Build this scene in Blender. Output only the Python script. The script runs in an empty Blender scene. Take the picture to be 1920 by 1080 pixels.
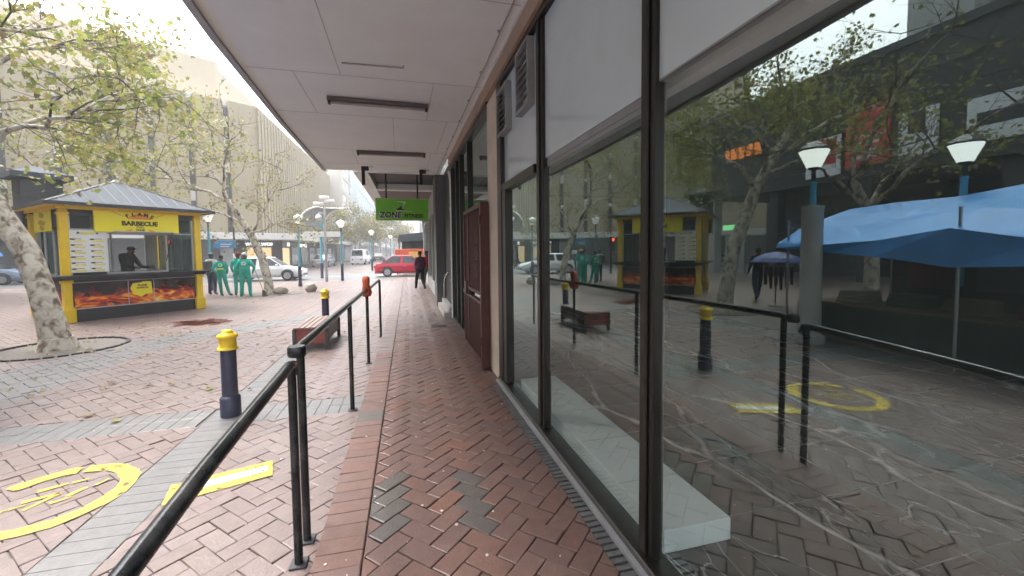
import bpy, math, random
from mathutils import Vector, Matrix
R = math.radians
random.seed(11)
S = bpy.context.scene
COL = S.collection

# ------------------------------------------------------------------ camera
def make_camera():
    yaw, pitch, roll = R(14), R(-3), R(0.6)
    f = Vector((math.sin(yaw)*math.cos(pitch), math.cos(yaw)*math.cos(pitch), math.sin(pitch)))
    r = Vector((math.cos(yaw), -math.sin(yaw), 0)); u = r.cross(f)
    r2 = r*math.cos(roll) - u*math.sin(roll); u2 = u*math.cos(roll) + r*math.sin(roll)
    cd = bpy.data.cameras.new('camera'); cam = bpy.data.objects.new('camera', cd); COL.objects.link(cam)
    cam.matrix_world = Matrix(((r2.x, u2.x, -f.x, 0), (r2.y, u2.y, -f.y, 0), (r2.z, u2.z, -f.z, 1.65), (0, 0, 0, 1)))
    cd.sensor_width = 36; cd.lens = 36*780/1920; cd.shift_y = -31/1920
    cd.clip_start = .05; cd.clip_end = 2000
    S.camera = cam
make_camera()

# ------------------------------------------------------------------ world, sun, exposure
W = bpy.data.worlds.new('World'); S.world = W; W.use_nodes = True
nt = W.node_tree; bg = nt.nodes['Background']
sky = nt.nodes.new('ShaderNodeTexSky'); sky.sky_type = 'NISHITA'; sky.sun_disc = False
SUN_EL, SUN_AZ = R(58), R(-60)
sky.sun_elevation = SUN_EL; sky.sun_rotation = SUN_AZ; sky.dust_density = 6; sky.air_density = 1.2; sky.ozone_density = 1
hs = nt.nodes.new('ShaderNodeHueSaturation'); hs.inputs['Saturation'].default_value = .34
nt.links.new(sky.outputs[0], hs.inputs['Color']); nt.links.new(hs.outputs[0], bg.inputs[0])
bg.inputs[1].default_value = .15
sl = bpy.data.lights.new('sun', 'SUN'); sl.energy = .6; sl.angle = R(25); sl.color = (1, .97, .92)
so = bpy.data.objects.new('sun', sl); COL.objects.link(so)
so.rotation_euler = (R(90) - SUN_EL, 0, -SUN_AZ + math.pi)
so.location = (0, 0, 60)
S.view_settings.view_transform = 'Standard'; S.view_settings.look = 'None'
S.view_settings.gamma = 1; S.view_settings.exposure = 2.4
S.cycles.use_denoising = True
S.cycles.max_bounces = 8; S.cycles.diffuse_bounces = 4; S.cycles.glossy_bounces = 4
S.cycles.transparent_max_bounces = 16; S.cycles.transmission_bounces = 6
S.cycles.caustics_reflective = False; S.cycles.caustics_refractive = False
S.cycles.sample_clamp_indirect = 6

# ------------------------------------------------------------------ materials
MATS = {}
def mat(name, col, rough=.6, metal=0., var=.12, scale=4., bump=0., bscale=40., emit=None, estr=0., spec=.5, streak=0., dirt=0., dirtcol=None):
    if name in MATS: return MATS[name]
    m = bpy.data.materials.new(name); m.use_nodes = True; MATS[name] = m
    n = m.node_tree.nodes; l = m.node_tree.links; b = n['Principled BSDF']
    b.inputs['Roughness'].default_value = rough; b.inputs['Metallic'].default_value = metal
    b.inputs['Specular IOR Level'].default_value = spec
    tc = n.new('ShaderNodeTexCoord')
    mp = n.new('ShaderNodeMapping'); l.new(tc.outputs['Object'], mp.inputs[0])
    if streak: mp.inputs['Scale'].default_value = (1, 1, 1/streak)
    nz = n.new('ShaderNodeTexNoise'); nz.inputs['Scale'].default_value = scale; nz.inputs['Detail'].default_value = 6
    nz.inputs['Roughness'].default_value = .65
    l.new(mp.outputs[0], nz.inputs['Vector'])
    rp = n.new('ShaderNodeValToRGB')
    c = list(col)
    rp.color_ramp.elements[0].position = .3; rp.color_ramp.elements[1].position = .7
    rp.color_ramp.elements[0].color = [max(0, x*(1-var)) for x in c] + [1]
    rp.color_ramp.elements[1].color = [min(1, x*(1+var)) for x in c] + [1]
    l.new(nz.outputs[0], rp.inputs[0])
    out = rp.outputs[0]
    if dirt:
        n2 = n.new('ShaderNodeTexNoise'); n2.inputs['Scale'].default_value = scale*.35; n2.inputs['Detail'].default_value = 8
        n2.inputs['Roughness'].default_value = .7
        l.new(mp.outputs[0], n2.inputs['Vector'])
        r2 = n.new('ShaderNodeValToRGB'); r2.color_ramp.elements[0].position = .48; r2.color_ramp.elements[1].position = .68
        r2.color_ramp.elements[0].color = (0, 0, 0, 1); r2.color_ramp.elements[1].color = (dirt, dirt, dirt, 1)
        l.new(n2.outputs[0], r2.inputs[0])
        mx = n.new('ShaderNodeMix'); mx.data_type = 'RGBA'
        l.new(r2.outputs[0], mx.inputs[0]); l.new(out, mx.inputs[6])
        mx.inputs[7].default_value = list(dirtcol or [x*.45 for x in c]) + [1]
        out = mx.outputs[2]
    l.new(out, b.inputs['Base Color'])
    if bump:
        n3 = n.new('ShaderNodeTexNoise'); n3.inputs['Scale'].default_value = bscale; n3.inputs['Detail'].default_value = 4
        l.new(tc.outputs['Object'], n3.inputs['Vector'])
        bp = n.new('ShaderNodeBump'); bp.inputs['Strength'].default_value = bump; bp.inputs['Distance'].default_value = .01
        l.new(n3.outputs[0], bp.inputs['Height']); l.new(bp.outputs[0], b.inputs['Normal'])
    if estr:
        b.inputs['Emission Color'].default_value = list(emit or col) + [1]; b.inputs['Emission Strength'].default_value = estr
    return m

def glass_mat(name, tint=(.92, .945, .935), ior=2.1, rough=0., wav=.0):
    m = bpy.data.materials.new(name); m.use_nodes = True; n = m.node_tree.nodes; l = m.node_tree.links
    n.remove(n['Principled BSDF']); out = n['Material Output']
    tr = n.new('ShaderNodeBsdfTransparent'); tr.inputs[0].default_value = (*tint, 1)
    gl = n.new('ShaderNodeBsdfGlossy'); gl.inputs['Roughness'].default_value = rough; gl.inputs[0].default_value = (.82, .96, .93, 1)
    # Schlick reflectance of a pane, the same from both sides
    r0 = ((ior-1)/(ior+1))**2
    ge = n.new('ShaderNodeNewGeometry'); dt = n.new('ShaderNodeVectorMath'); dt.operation = 'DOT_PRODUCT'
    l.new(ge.outputs['Incoming'], dt.inputs[0]); l.new(ge.outputs['Normal'], dt.inputs[1])
    ab = n.new('ShaderNodeMath'); ab.operation = 'ABSOLUTE'; l.new(dt.outputs['Value'], ab.inputs[0])
    om = n.new('ShaderNodeMath'); om.operation = 'SUBTRACT'; om.inputs[0].default_value = 1; l.new(ab.outputs[0], om.inputs[1])
    pw = n.new('ShaderNodeMath'); pw.operation = 'POWER'; pw.inputs[1].default_value = 5; l.new(om.outputs[0], pw.inputs[0])
    fr = n.new('ShaderNodeMath'); fr.operation = 'MULTIPLY_ADD'; fr.inputs[1].default_value = 1-r0; fr.inputs[2].default_value = r0; l.new(pw.outputs[0], fr.inputs[0])
    mx = n.new('ShaderNodeMixShader')
    l.new(fr.outputs[0], mx.inputs[0]); l.new(tr.outputs[0], mx.inputs[1]); l.new(gl.outputs[0], mx.inputs[2])
    if wav:
        tc = n.new('ShaderNodeTexCoord'); nz = n.new('ShaderNodeTexNoise'); nz.inputs['Scale'].default_value = 1.3; nz.inputs['Detail'].default_value = 1
        l.new(tc.outputs['Object'], nz.inputs['Vector'])
        bp = n.new('ShaderNodeBump'); bp.inputs['Strength'].default_value = wav; bp.inputs['Distance'].default_value = .01
        l.new(nz.outputs[0], bp.inputs['Height']); l.new(bp.outputs[0], gl.inputs['Normal'])
    # a dusty film; its even greenish floor is haze painted into the glass
    df = n.new('ShaderNodeBsdfDiffuse'); df.inputs[0].default_value = (.44, .55, .51, 1)
    tc2 = n.new('ShaderNodeTexCoord'); n2 = n.new('ShaderNodeTexNoise'); n2.inputs['Scale'].default_value = 2.2; n2.inputs['Detail'].default_value = 8
    l.new(tc2.outputs['Object'], n2.inputs['Vector'])
    mr = n.new('ShaderNodeMapRange'); mr.inputs[1].default_value = .35; mr.inputs[2].default_value = .8; mr.inputs[3].default_value = .014; mr.inputs[4].default_value = .05
    l.new(n2.outputs[0], mr.inputs[0])
    m2 = n.new('ShaderNodeMixShader'); l.new(mr.outputs[0], m2.inputs[0]); l.new(mx.outputs[0], m2.inputs[1]); l.new(df.outputs[0], m2.inputs[2])
    l.new(m2.outputs[0], out.inputs[0]); MATS[name] = m
    return m

def emis(name, col, st):
    return mat(name, [c*.6 for c in col], .5, emit=col, estr=st, var=.02)

# ------------------------------------------------------------------ mesh helpers
class MB:
    def __init__(s, xf=None): s.v = []; s.f = []; s.m = []; s.sm = []; s.xf = xf; s.cur = 0; s.smooth = False
    def add(s, vs, fs, smooth=None):
        b = len(s.v)
        for p in vs:
            p = Vector(p); s.v.append(tuple(s.xf @ p) if s.xf else tuple(p))
        for f in fs:
            s.f.append(tuple(b+i for i in f)); s.m.append(s.cur); s.sm.append(s.smooth if smooth is None else smooth)
    def boxb(s, x0, x1, y0, y1, z0, z1, ch=0.):
        if ch <= 0:
            s.add([(x0,y0,z0),(x1,y0,z0),(x1,y1,z0),(x0,y1,z0),(x0,y0,z1),(x1,y0,z1),(x1,y1,z1),(x0,y1,z1)],
                  [(0,3,2,1),(4,5,6,7),(0,1,5,4),(1,2,6,5),(2,3,7,6),(3,0,4,7)])
        else:
            c = min(ch, (x1-x0)*.45, (y1-y0)*.45, (z1-z0)*.45)
            rings = []
            for z, i, k in ((z0, c, 0), (z0+c, 0, c), (z1-c, 0, c), (z1, c, 0)):
                X0, X1, Y0, Y1 = x0+i, x1-i, y0+i, y1-i
                if k: rings.append([(X0,Y0+k,z),(X0+k,Y0,z),(X1-k,Y0,z),(X1,Y0+k,z),(X1,Y1-k,z),(X1-k,Y1,z),(X0+k,Y1,z),(X0,Y1-k,z)])
                else: rings.append([(X0,Y0,z),(X1,Y0,z),(X1,Y1,z),(X0,Y1,z)])
            b0, b1, b2, b3 = rings
            vs = b0+b1+b2+b3
            fs = [(0,3,2,1), (20,21,22,23)]
            q = 4; t = 12
            fs += [(q+i, q+(i+1)%8, t+(i+1)%8, t+i) for i in range(8)]
            # bottom ring 4 -> 8 : corners i owns ring verts (2i-? )
            fs += [(0,1,q+2,q+1),(1,2,q+4,q+3),(2,3,q+6,q+5),(3,0,q+0,q+7)]
            fs += [(0,q+1,q+0),(1,q+3,q+2),(2,q+5,q+4),(3,q+7,q+6)]
            fs += [(t+1,t+2,21,20),(t+3,t+4,22,21),(t+5,t+6,23,22),(t+7,t+0,20,23)]
            fs += [(t+0,t+1,20),(t+2,t+3,21),(t+4,t+5,22),(t+6,t+7,23)]
            s.add(vs, fs)
    def box(s, c, d, rz=0., ch=0.):
        o = s.xf; M = Matrix.Translation(c) @ Matrix.Rotation(rz, 4, 'Z'); s.xf = (o @ M) if o else M
        s.boxb(-d[0]/2, d[0]/2, -d[1]/2, d[1]/2, -d[2]/2, d[2]/2, ch); s.xf = o
    def tube(s, pts, rad, n=8, caps=True, smooth=True):
        pts = [Vector(p) for p in pts]
        if not hasattr(rad, '__len__'): rad = [rad]*len(pts)
        vs = []; fs = []; up = None
        for i, p in enumerate(pts):
            t = (pts[min(i+1, len(pts)-1)] - pts[max(i-1, 0)]).normalized()
            if up is None: up = Vector((0, 0, 1)) if abs(t.z) < .9 else Vector((1, 0, 0))
            a = t.cross(up); 
            if a.length < 1e-5: a = t.orthogonal()
            a.normalize(); b = a.cross(t).normalized(); up = b
            for k in range(n):
                an = 2*math.pi*k/n; vs.append(p + (a*math.cos(an) + b*math.sin(an))*rad[i])
        for i in range(len(pts)-1):
            for k in range(n): fs.append((i*n+k, i*n+(k+1) % n, (i+1)*n+(k+1) % n, (i+1)*n+k))
        s.add(vs, fs, smooth)
        if caps:
            s.add(vs[:n], [tuple(range(n))[::-1]], False); s.add(vs[-n:], [tuple(range(n))], False)
    def lathe(s, prof, c=(0, 0, 0), n=16, smooth=True, rot=0.):
        vs = []; fs = []
        for r, z in prof:
            for k in range(n):
                a = 2*math.pi*k/n+rot; vs.append((c[0]+r*math.cos(a), c[1]+r*math.sin(a), c[2]+z))
        for i in range(len(prof)-1):
            for k in range(n): fs.append((i*n+k, i*n+(k+1) % n, (i+1)*n+(k+1) % n, (i+1)*n+k))
        s.add(vs, fs, smooth)
        s.add(vs[:n], [tuple(range(n))[::-1]], False); s.add(vs[-n:], [tuple(range(n))], False)
    def prism(s, poly, z0, z1):
        n = len(poly)
        s.add([(p[0], p[1], z0) for p in poly] + [(p[0], p[1], z1) for p in poly],
              [tuple(range(n))[::-1], tuple(range(n, 2*n))] + [(i, (i+1) % n, n+(i+1) % n, n+i) for i in range(n)])
    def slab(s, poly, y0, y1):   # polygon in x,z extruded along y (y0 is the front)
        n = len(poly)
        s.add([(p[0], y0, p[1]) for p in poly] + [(p[0], y1, p[1]) for p in poly],
              [tuple(range(n)), tuple(range(n, 2*n))[::-1]] + [(n+i, n+(i+1) % n, (i+1) % n, i) for i in range(n)])
    def ball(s, c, r, n=10, m=7, sc=(1, 1, 1)):
        vs = [(c[0], c[1], c[2]-r*sc[2])]; fs = []
        for j in range(1, m):
            ph = -math.pi/2 + math.pi*j/m
            for k in range(n):
                a = 2*math.pi*k/n
                vs.append((c[0]+r*sc[0]*math.cos(ph)*math.cos(a), c[1]+r*sc[1]*math.cos(ph)*math.sin(a), c[2]+r*sc[2]*math.sin(ph)))
        vs.append((c[0], c[1], c[2]+r*sc[2]))
        for k in range(n): fs.append((0, 1+(k+1) % n, 1+k))
        for j in range(m-2):
            for k in range(n): fs.append((1+j*n+k, 1+j*n+(k+1) % n, 1+(j+1)*n+(k+1) % n, 1+(j+1)*n+k))
        e = len(vs)-1
        for k in range(n): fs.append((1+(m-2)*n+k, 1+(m-2)*n+(k+1) % n, e))
        s.add(vs, fs, True)
    def mesh(s, name, mats):
        me = bpy.data.meshes.new(name); me.from_pydata(s.v, [], s.f)
        for m in (mats if isinstance(mats, (list, tuple)) else [mats]): me.materials.append(m)
        me.polygons.foreach_set('material_index', s.m); me.polygons.foreach_set('use_smooth', s.sm); me.update()
        return me
    def build(s, name, mats, parent=None, loc=None, rz=0., label=None):
        o = bpy.data.objects.new(name, s.mesh(name, mats)); COL.objects.link(o)
        if parent: o.parent = parent
        if loc: o.location = loc
        if rz: o.rotation_euler = (0, 0, rz)
        if label: o['label'] = label
        return o

def tag(o, label, cat, group=None):
    o['label'] = label; o['category'] = cat
    if group: o['group'] = group
    return o
def thing(name, label, cat, loc=(0, 0, 0), rz=0., group=None):
    o = bpy.data.objects.new(name, None); COL.objects.link(o); o.location = loc; o.rotation_euler = (0, 0, rz)
    o.empty_display_size = .2
    return tag(o, label, cat, group)
def struct(o, kind='structure'): o['kind'] = kind; return o
def copy_tree(o, parent=None, top=True):
    c = o.copy(); COL.objects.link(c)
    if parent: c.parent = parent
    for ch in list(o.children): copy_tree(ch, c, False)
    return c
def place(o, loc, rz, label, group=None):
    o.location = loc; o.rotation_euler = (0, 0, rz); o['label'] = label
    if group: o['group'] = group
    return o

def text_into(mb, s, size, M, ext=.004, bold=0., align='CENTER', shear=0.):
    cu = bpy.data.curves.new('lettering', 'FONT'); cu.body = s; cu.size = size; cu.extrude = ext; cu.offset = bold
    cu.align_x = align; cu.align_y = 'CENTER'; cu.shear = shear; cu.resolution_u = 3
    o = bpy.data.objects.new('lettering', cu); COL.objects.link(o)
    dg = bpy.context.evaluated_depsgraph_get(); dg.update()
    me = bpy.data.meshes.new_from_object(o.evaluated_get(dg))
    keep = mb.xf; mb.xf = (keep @ M) if keep else M
    mb.add([v.co for v in me.vertices], [tuple(p.vertices) for p in me.polygons], False)
    mb.xf = keep
    bpy.data.objects.remove(o); bpy.data.curves.remove(cu); bpy.data.meshes.remove(me)
def face_m(x, y, z, rz=0.):   # lettering standing up, reading from -y, at x,y,z
    return Matrix.Translation((x, y, z)) @ Matrix.Rotation(rz, 4, 'Z') @ Matrix.Rotation(R(90), 4, 'X')

PZ = -.12                         # level of the plaza; the raised walk in front of the shop is 0

# ------------------------------------------------------------------ palette
M_blk = mat('black_metal', (.022, .022, .024), .42, .2, .25, 12, bump=.15, bscale=90)
M_dark = mat('charcoal', (.04, .04, .045), .5, 0, .2, 6)
M_bronze = mat('bronze_frame', (.035, .030, .026), .38, .5, .2, 10, streak=6)
M_cream = mat('cream_plaster', (.62, .52, .40), .8, 0, .1, 3, bump=.2, bscale=80, dirt=.5, dirtcol=(.36, .28, .2))
M_tan = mat('tan_fascia', (.42, .31, .22), .75, 0, .1, 3, dirt=.35)
M_soffit = mat('soffit_paint', (.83, .868, .852), .9, 0, .035, 1.4, bump=.12, bscale=120, dirt=.3, dirtcol=(.72, .72, .69))
M_white = mat('white_paint', (.8, .8, .78), .5, 0, .05, 3)
M_offwhite = mat('off_white', (.66, .65, .62), .7, 0, .06, 3)
M_yellow = mat('yellow_paint', (.78, .54, .018), .45, 0, .06, 5, dirt=.4, dirtcol=(.5, .33, .03))
M_sign_yellow = mat('sign_yellow', (.86, .76, .02), .4, 0, .03, 3)
M_steel = mat('grey_steel', (.42, .43, .44), .35, .7, .1, 6)
M_galv = mat('roof_sheet', (.085, .098, .112), .8, 0, .12, 2.5, spec=.12, streak=3, dirt=.25)
M_alu = mat('aluminium', (.55, .56, .57), .4, .6, .08, 8)
M_concrete = mat('concrete', (.38, .37, .35), .85, 0, .12, 3, bump=.3, bscale=40, dirt=.3)
M_blue = mat('lamp_blue', (.08, .36, .46), .45, 0, .1, 6)
M_navy = mat('bollard_navy', (.035, .037, .07), .42, 0, .2, 8, dirt=.3)
M_black = mat('matt_black', (.012, .012, .013), .6, 0, .2, 6)
M_rubber = mat('rubber', (.02, .02, .02), .8)
M_skin = mat('skin', (.09, .045, .028), .55, 0, .1, 20)
M_hair = mat('hair', (.01, .009, .008), .8)
M_green = mat('green_overall', (.008, .36, .27), .8, 0, .38, 7, bump=1.0, bscale=11, streak=2.5)
M_shop_glass = glass_mat('shop_glass', (.93, .96, .945), 2.5, 0., .012)
M_glass = glass_mat('window_glass', (.62, .68, .68), 2.0)
M_dglass = mat('dark_window', (.02, .025, .03), .08, 0, .3, 1, spec=.8)

# ------------------------------------------------------------------ ground
def ground():
    mb = MB(); E = 300
    mb.add([(-E, -E, PZ-.012), (E, -E, PZ-.012), (E, E, PZ-.012), (-E, E, PZ-.012)], [(0, 1, 2, 3)])
    o = mb.build('ground', mat('joint_sand', (.105, .096, .09), .85, 0, .2, 3, bump=.3, bscale=30)); struct(o)
ground()

def clip(poly, a, b, c):       # keep a*x+b*y<=c
    out = []
    for i in range(len(poly)):
        p, q = poly[i], poly[(i+1) % len(poly)]
        dp, dq = a*p[0]+b*p[1]-c, a*q[0]+b*q[1]-c
        if dp <= 0: out.append(p)
        if dp*dq < 0:
            t = dp/(dp-dq); out.append((p[0]+(q[0]-p[0])*t, p[1]+(q[1]-p[1])*t))
    return out
def clip_rect(poly, x0, x1, y0, y1):
    for h in ((1, 0, x1), (-1, 0, -x0), (0, 1, y1), (0, -1, -y0)):
        if not poly: return poly
        poly = clip(poly, *h)
    return poly
def area(p): return abs(sum(p[i][0]*p[(i+1) % len(p)][1]-p[(i+1) % len(p)][0]*p[i][1] for i in range(len(p))))/2
def lay(mb, poly, z, m, gap=.006, ch=.006, tilt=.0025, rnd=random):
    n = len(poly)
    if n < 3 or area(poly) < .0012: return
    cx = sum(p[0] for p in poly)/n; cy = sum(p[1] for p in poly)/n
    r = max(.02, math.sqrt(area(poly))/2)
    an = rnd.gauss(0, .012) if tilt > .0015 else 0; ca_, sa_ = math.cos(an), math.sin(an)
    poly = [(cx+(p[0]-cx)*ca_-(p[1]-cy)*sa_, cy+(p[0]-cx)*sa_+(p[1]-cy)*ca_) for p in poly]
    k1 = 1-gap/2/r*.7; k2 = 1-(gap/2+ch)/r*.7
    tx, ty, dz = rnd.uniform(-tilt, tilt)*6, rnd.uniform(-tilt, tilt)*6, rnd.uniform(-tilt, tilt)
    lo = [(cx+(p[0]-cx)*k1, cy+(p[1]-cy)*k1, z-.014) for p in poly]
    md = [(x, y, z-ch*.5+dz+tx*(x-cx)+ty*(y-cy)) for x, y, _ in lo]
    hi = [(cx+(p[0]-cx)*k2, cy+(p[1]-cy)*k2, z+dz+tx*(p[0]-cx)+ty*(p[1]-cy)) for p in poly]
    mb.cur = m
    mb.add(lo+md+hi, [(i, (i+1) % n, n+(i+1) % n, n+i) for i in range(n)] + [(n+i, n+(i+1) % n, 2*n+(i+1) % n, 2*n+i) for i in range(n)] + [tuple(range(2*n, 3*n))], False)
def herring(x0, x1, y0, y1, wd, ang):
    ca, sa = math.cos(ang), math.sin(ang)
    N = int(max(x1-x0, y1-y0)/wd) + 8
    cx, cy = (x0+x1)/2, (y0+y1)/2
    rad = math.hypot(x1-x0, y1-y0)/2 + wd*3
    for n in range(-N, N):
        for m in range(-N, N):
            ox, oy = n+2*m, n-2*m
            if math.hypot(ox, oy)*wd > rad: continue
            for bx in ((0, 2, 0, 1), (0, 1, 1, 3)):
                P = [(ox+bx[0], oy+bx[2]), (ox+bx[1], oy+bx[2]), (ox+bx[1], oy+bx[3]), (ox+bx[0], oy+bx[3])]
                P = [((p[0]*ca-p[1]*sa)*wd+cx, (p[0]*sa+p[1]*ca)*wd+cy) for p in P]
                if max(p[0] for p in P) < x0 or min(p[0] for p in P) > x1 or max(p[1] for p in P) < y0 or min(p[1] for p in P) > y1: continue
                yield P

def brick(name, c, rough=.62): return mat(name, c, rough, 0, .14, 14, bump=.35, bscale=70, dirt=.5, dirtcol=[x*.66+.025 for x in c], spec=.4)
PAL_P = [brick('paver_pink', (0.172, 0.128, 0.119), .38), brick('paver_rose', (0.164, 0.122, 0.111), .38), brick('paver_pale', (0.182, 0.141, 0.131), .38),
         brick('paver_mauve', (0.157, 0.123, 0.117), .38), brick('paver_grey', (.142, .138, .138), .38), brick('paver_slate', (.132, .130, .131), .38)]
PAL_W = [brick('walk_red', (0.166, 0.094, 0.077), .42), brick('walk_brown', (0.153, 0.090, 0.075), .42), brick('walk_plum', (0.145, 0.088, 0.077), .42),
         brick('walk_rust', (0.182, 0.096, 0.072), .42), brick('walk_grey', (0.107, 0.094, 0.086), .42), brick('walk_dull', (0.160, 0.097, 0.082), .42)] + PAL_P[:4]

def seg_d(p, a, b):
    ax, ay = a; bx, by = b; dx, dy = bx-ax, by-ay
    t = max(0, min(1, ((p[0]-ax)*dx+(p[1]-ay)*dy)/(dx*dx+dy*dy)))
    return math.hypot(p[0]-ax-t*dx, p[1]-ay-t*dy)
TREE1 = (-6.4, 9.6); RING_R = 1.0
def plaza():
    rnd = random.Random(5); mb = MB()
    BX, BY = (-2.11, -1.74), (4.82, 5.32)
    for P in herring(-20.5, -.55, -5, 26.4, .124, R(45)):
        c = (sum(p[0] for p in P)/4, sum(p[1] for p in P)/4)
        if math.hypot(c[0]-TREE1[0], c[1]-TREE1[1]) < RING_R+.12: continue
        dband = min(seg_d(c, (-6.3, 5.6), (-5.3, 8.2)), seg_d(c, (-5.3, 8.2), (-4.6, 10.0)), seg_d(c, (-4.6, 10.0), (-1.2, 13.6)), seg_d(c, (-5.2, 8.6), (-5.2, 4.9)))
        grey = dband < .52
        m = rnd.choice((4, 4, 5)) if grey else rnd.choice((0, 0, 1, 1, 2, 3, 0, 1))
        near = c[1] < 12 and c[0] > -8
        parts = []
        for rx in ((-99, BX[0]), (BX[1], -.555)):
            for ry in ((-99, BY[0]), (BY[1], 99)):
                q = clip_rect(P, rx[0], rx[1], ry[0], ry[1])
                if q: parts.append(q)
        for q in parts:
            lay(mb, q, PZ, m, tilt=.003 if near else .001, rnd=rnd)
    # soldier courses of the grey bands
    y = -5
    while y < 26.4:
        lay(mb, [(BX[0], y), (BX[1], y), (BX[1], y+.124), (BX[0], y+.124)], PZ, rnd.choice((4, 4, 5)), rnd=rnd, tilt=.001); y += .124
    x = -20.5
    while x < -.6:
        if x+.124 < BX[0] or x > BX[1]:
            for k in range(2):
                lay(mb, [(x, BY[0]+k*.25), (x+.124, BY[0]+k*.25), (x+.124, BY[0]+k*.25+.25), (x, BY[0]+k*.25+.25)], PZ, rnd.choice((4, 4, 5)), rnd=rnd, tilt=.001)
        x += .124
    # tree surround course
    for k in range(44):
        a0, a1 = 2*math.pi*k/44, 2*math.pi*(k+1)/44
        r0, r1 = RING_R-.02, RING_R+.16
        lay(mb, [(TREE1[0]+r*math.cos(a), TREE1[1]+r*math.sin(a)) for r, a in ((r0, a0), (r1, a0), (r1, a1), (r0, a1))], PZ+.002, 3 if k % 4 else 5, rnd=rnd)
    struct(mb.build('plaza_paving', PAL_P))
plaza()
def far_paving():
    m = mat('far_pavers', (.20, .165, .155), .3, 0, .18, 3, bump=.3, bscale=20, dirt=.25)
    mb = MB()
    mb.add([(-60, 26.4, PZ-.004), (-.55, 26.4, PZ-.004), (-.55, 27.2, PZ-.004), (-60, 27.2, PZ-.004)], [(0, 1, 2, 3)])
    mb.add([(-60, -40, PZ-.004), (-20.5, -40, PZ-.004), (-20.5, 26.4, PZ-.004), (-60, 26.4, PZ-.004)], [(0, 1, 2, 3)])
    mb.add([(-20.5, -40, PZ-.004), (-.55, -40, PZ-.004), (-.55, -5, PZ-.004), (-20.5, -5, PZ-.004)], [(0, 1, 2, 3)])
    mb.add([(-60, 36, PZ-.004), (14, 36, PZ-.004), (14, 260, PZ-.004), (-60, 260, PZ-.004)], [(0, 1, 2, 3)])
    mb.add([(1.6, -40, PZ-.004), (60, -40, PZ-.004), (60, -.9, PZ-.004), (1.6, -.9, PZ-.004)], [(0, 1, 2, 3)])
    struct(mb.build('pavement', m))
    mb = MB(); mb.add([(-80, 27.2, PZ-.008), (60, 27.2, PZ-.008), (60, 36, PZ-.008), (-80, 36, PZ-.008)], [(0, 1, 2, 3)])
    struct(mb.build('cross_road', mat('asphalt', (.12, .12, .122), .4, 0, .2, 2, bump=.4, bscale=60)))
    mb = MB()
    for x in range(-30, 20, 3): mb.boxb(x, x+1.4, 31.5, 31.62, PZ-.006, PZ-.003)
    struct(mb.build('road_marking', M_white))
far_paving()
def walkway():
    rnd = random.Random(9); mb = MB()
    for P in herring(-.28, 1.3, -3, 26.4, .122, R(45)):
        q = clip_rect(P, -.27, 1.22-0, -3, 26.4)
        if not q: continue
        c = (sum(p[0] for p in q)/len(q), sum(p[1] for p in q)/len(q))
        m = rnd.choices((0, 1, 2, 3, 4, 5), (4, 5, 4, .6, .15, 4))[0]
        if abs(c[0]-.34) < .1 and 2.35 < c[1] < 2.85 or abs(c[0]+.12) < .13 and 2.6 < c[1] < 3.05 or abs(c[0]-.46) < .09 and abs(c[1]-2.85) < .12: m = 4
        if c[1] > 7.6+rnd.uniform(0, 2.5): m = rnd.choice((6, 7, 8, 9))  # paler pavers far along: haze and wet sheen put into the brick colour
        lay(mb, q, 0, m, rnd=rnd, tilt=.0035, gap=.010)
    y = -3
    while y < 26.4:
        lay(mb, [(-.53, y), (-.275, y), (-.275, y+.122), (-.53, y+.122)], .001, rnd.choices((0, 1, 2, 3, 4, 5), (4, 3, 2, 1, 1, 4))[0] if y < 6.9 else rnd.choice((6, 7, 8, 9)), rnd=rnd); y += .122
    struct(mb.build('walkway_paving', PAL_W))
    b = MB(); b.boxb(-.525, 1.6, -3, 26.3, PZ-.03, -.0135)
    struct(b.build('walkway_base', mat('walk_joint', (.062, .053, .048), .9, 0, .3, 20)))
walkway()

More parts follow.
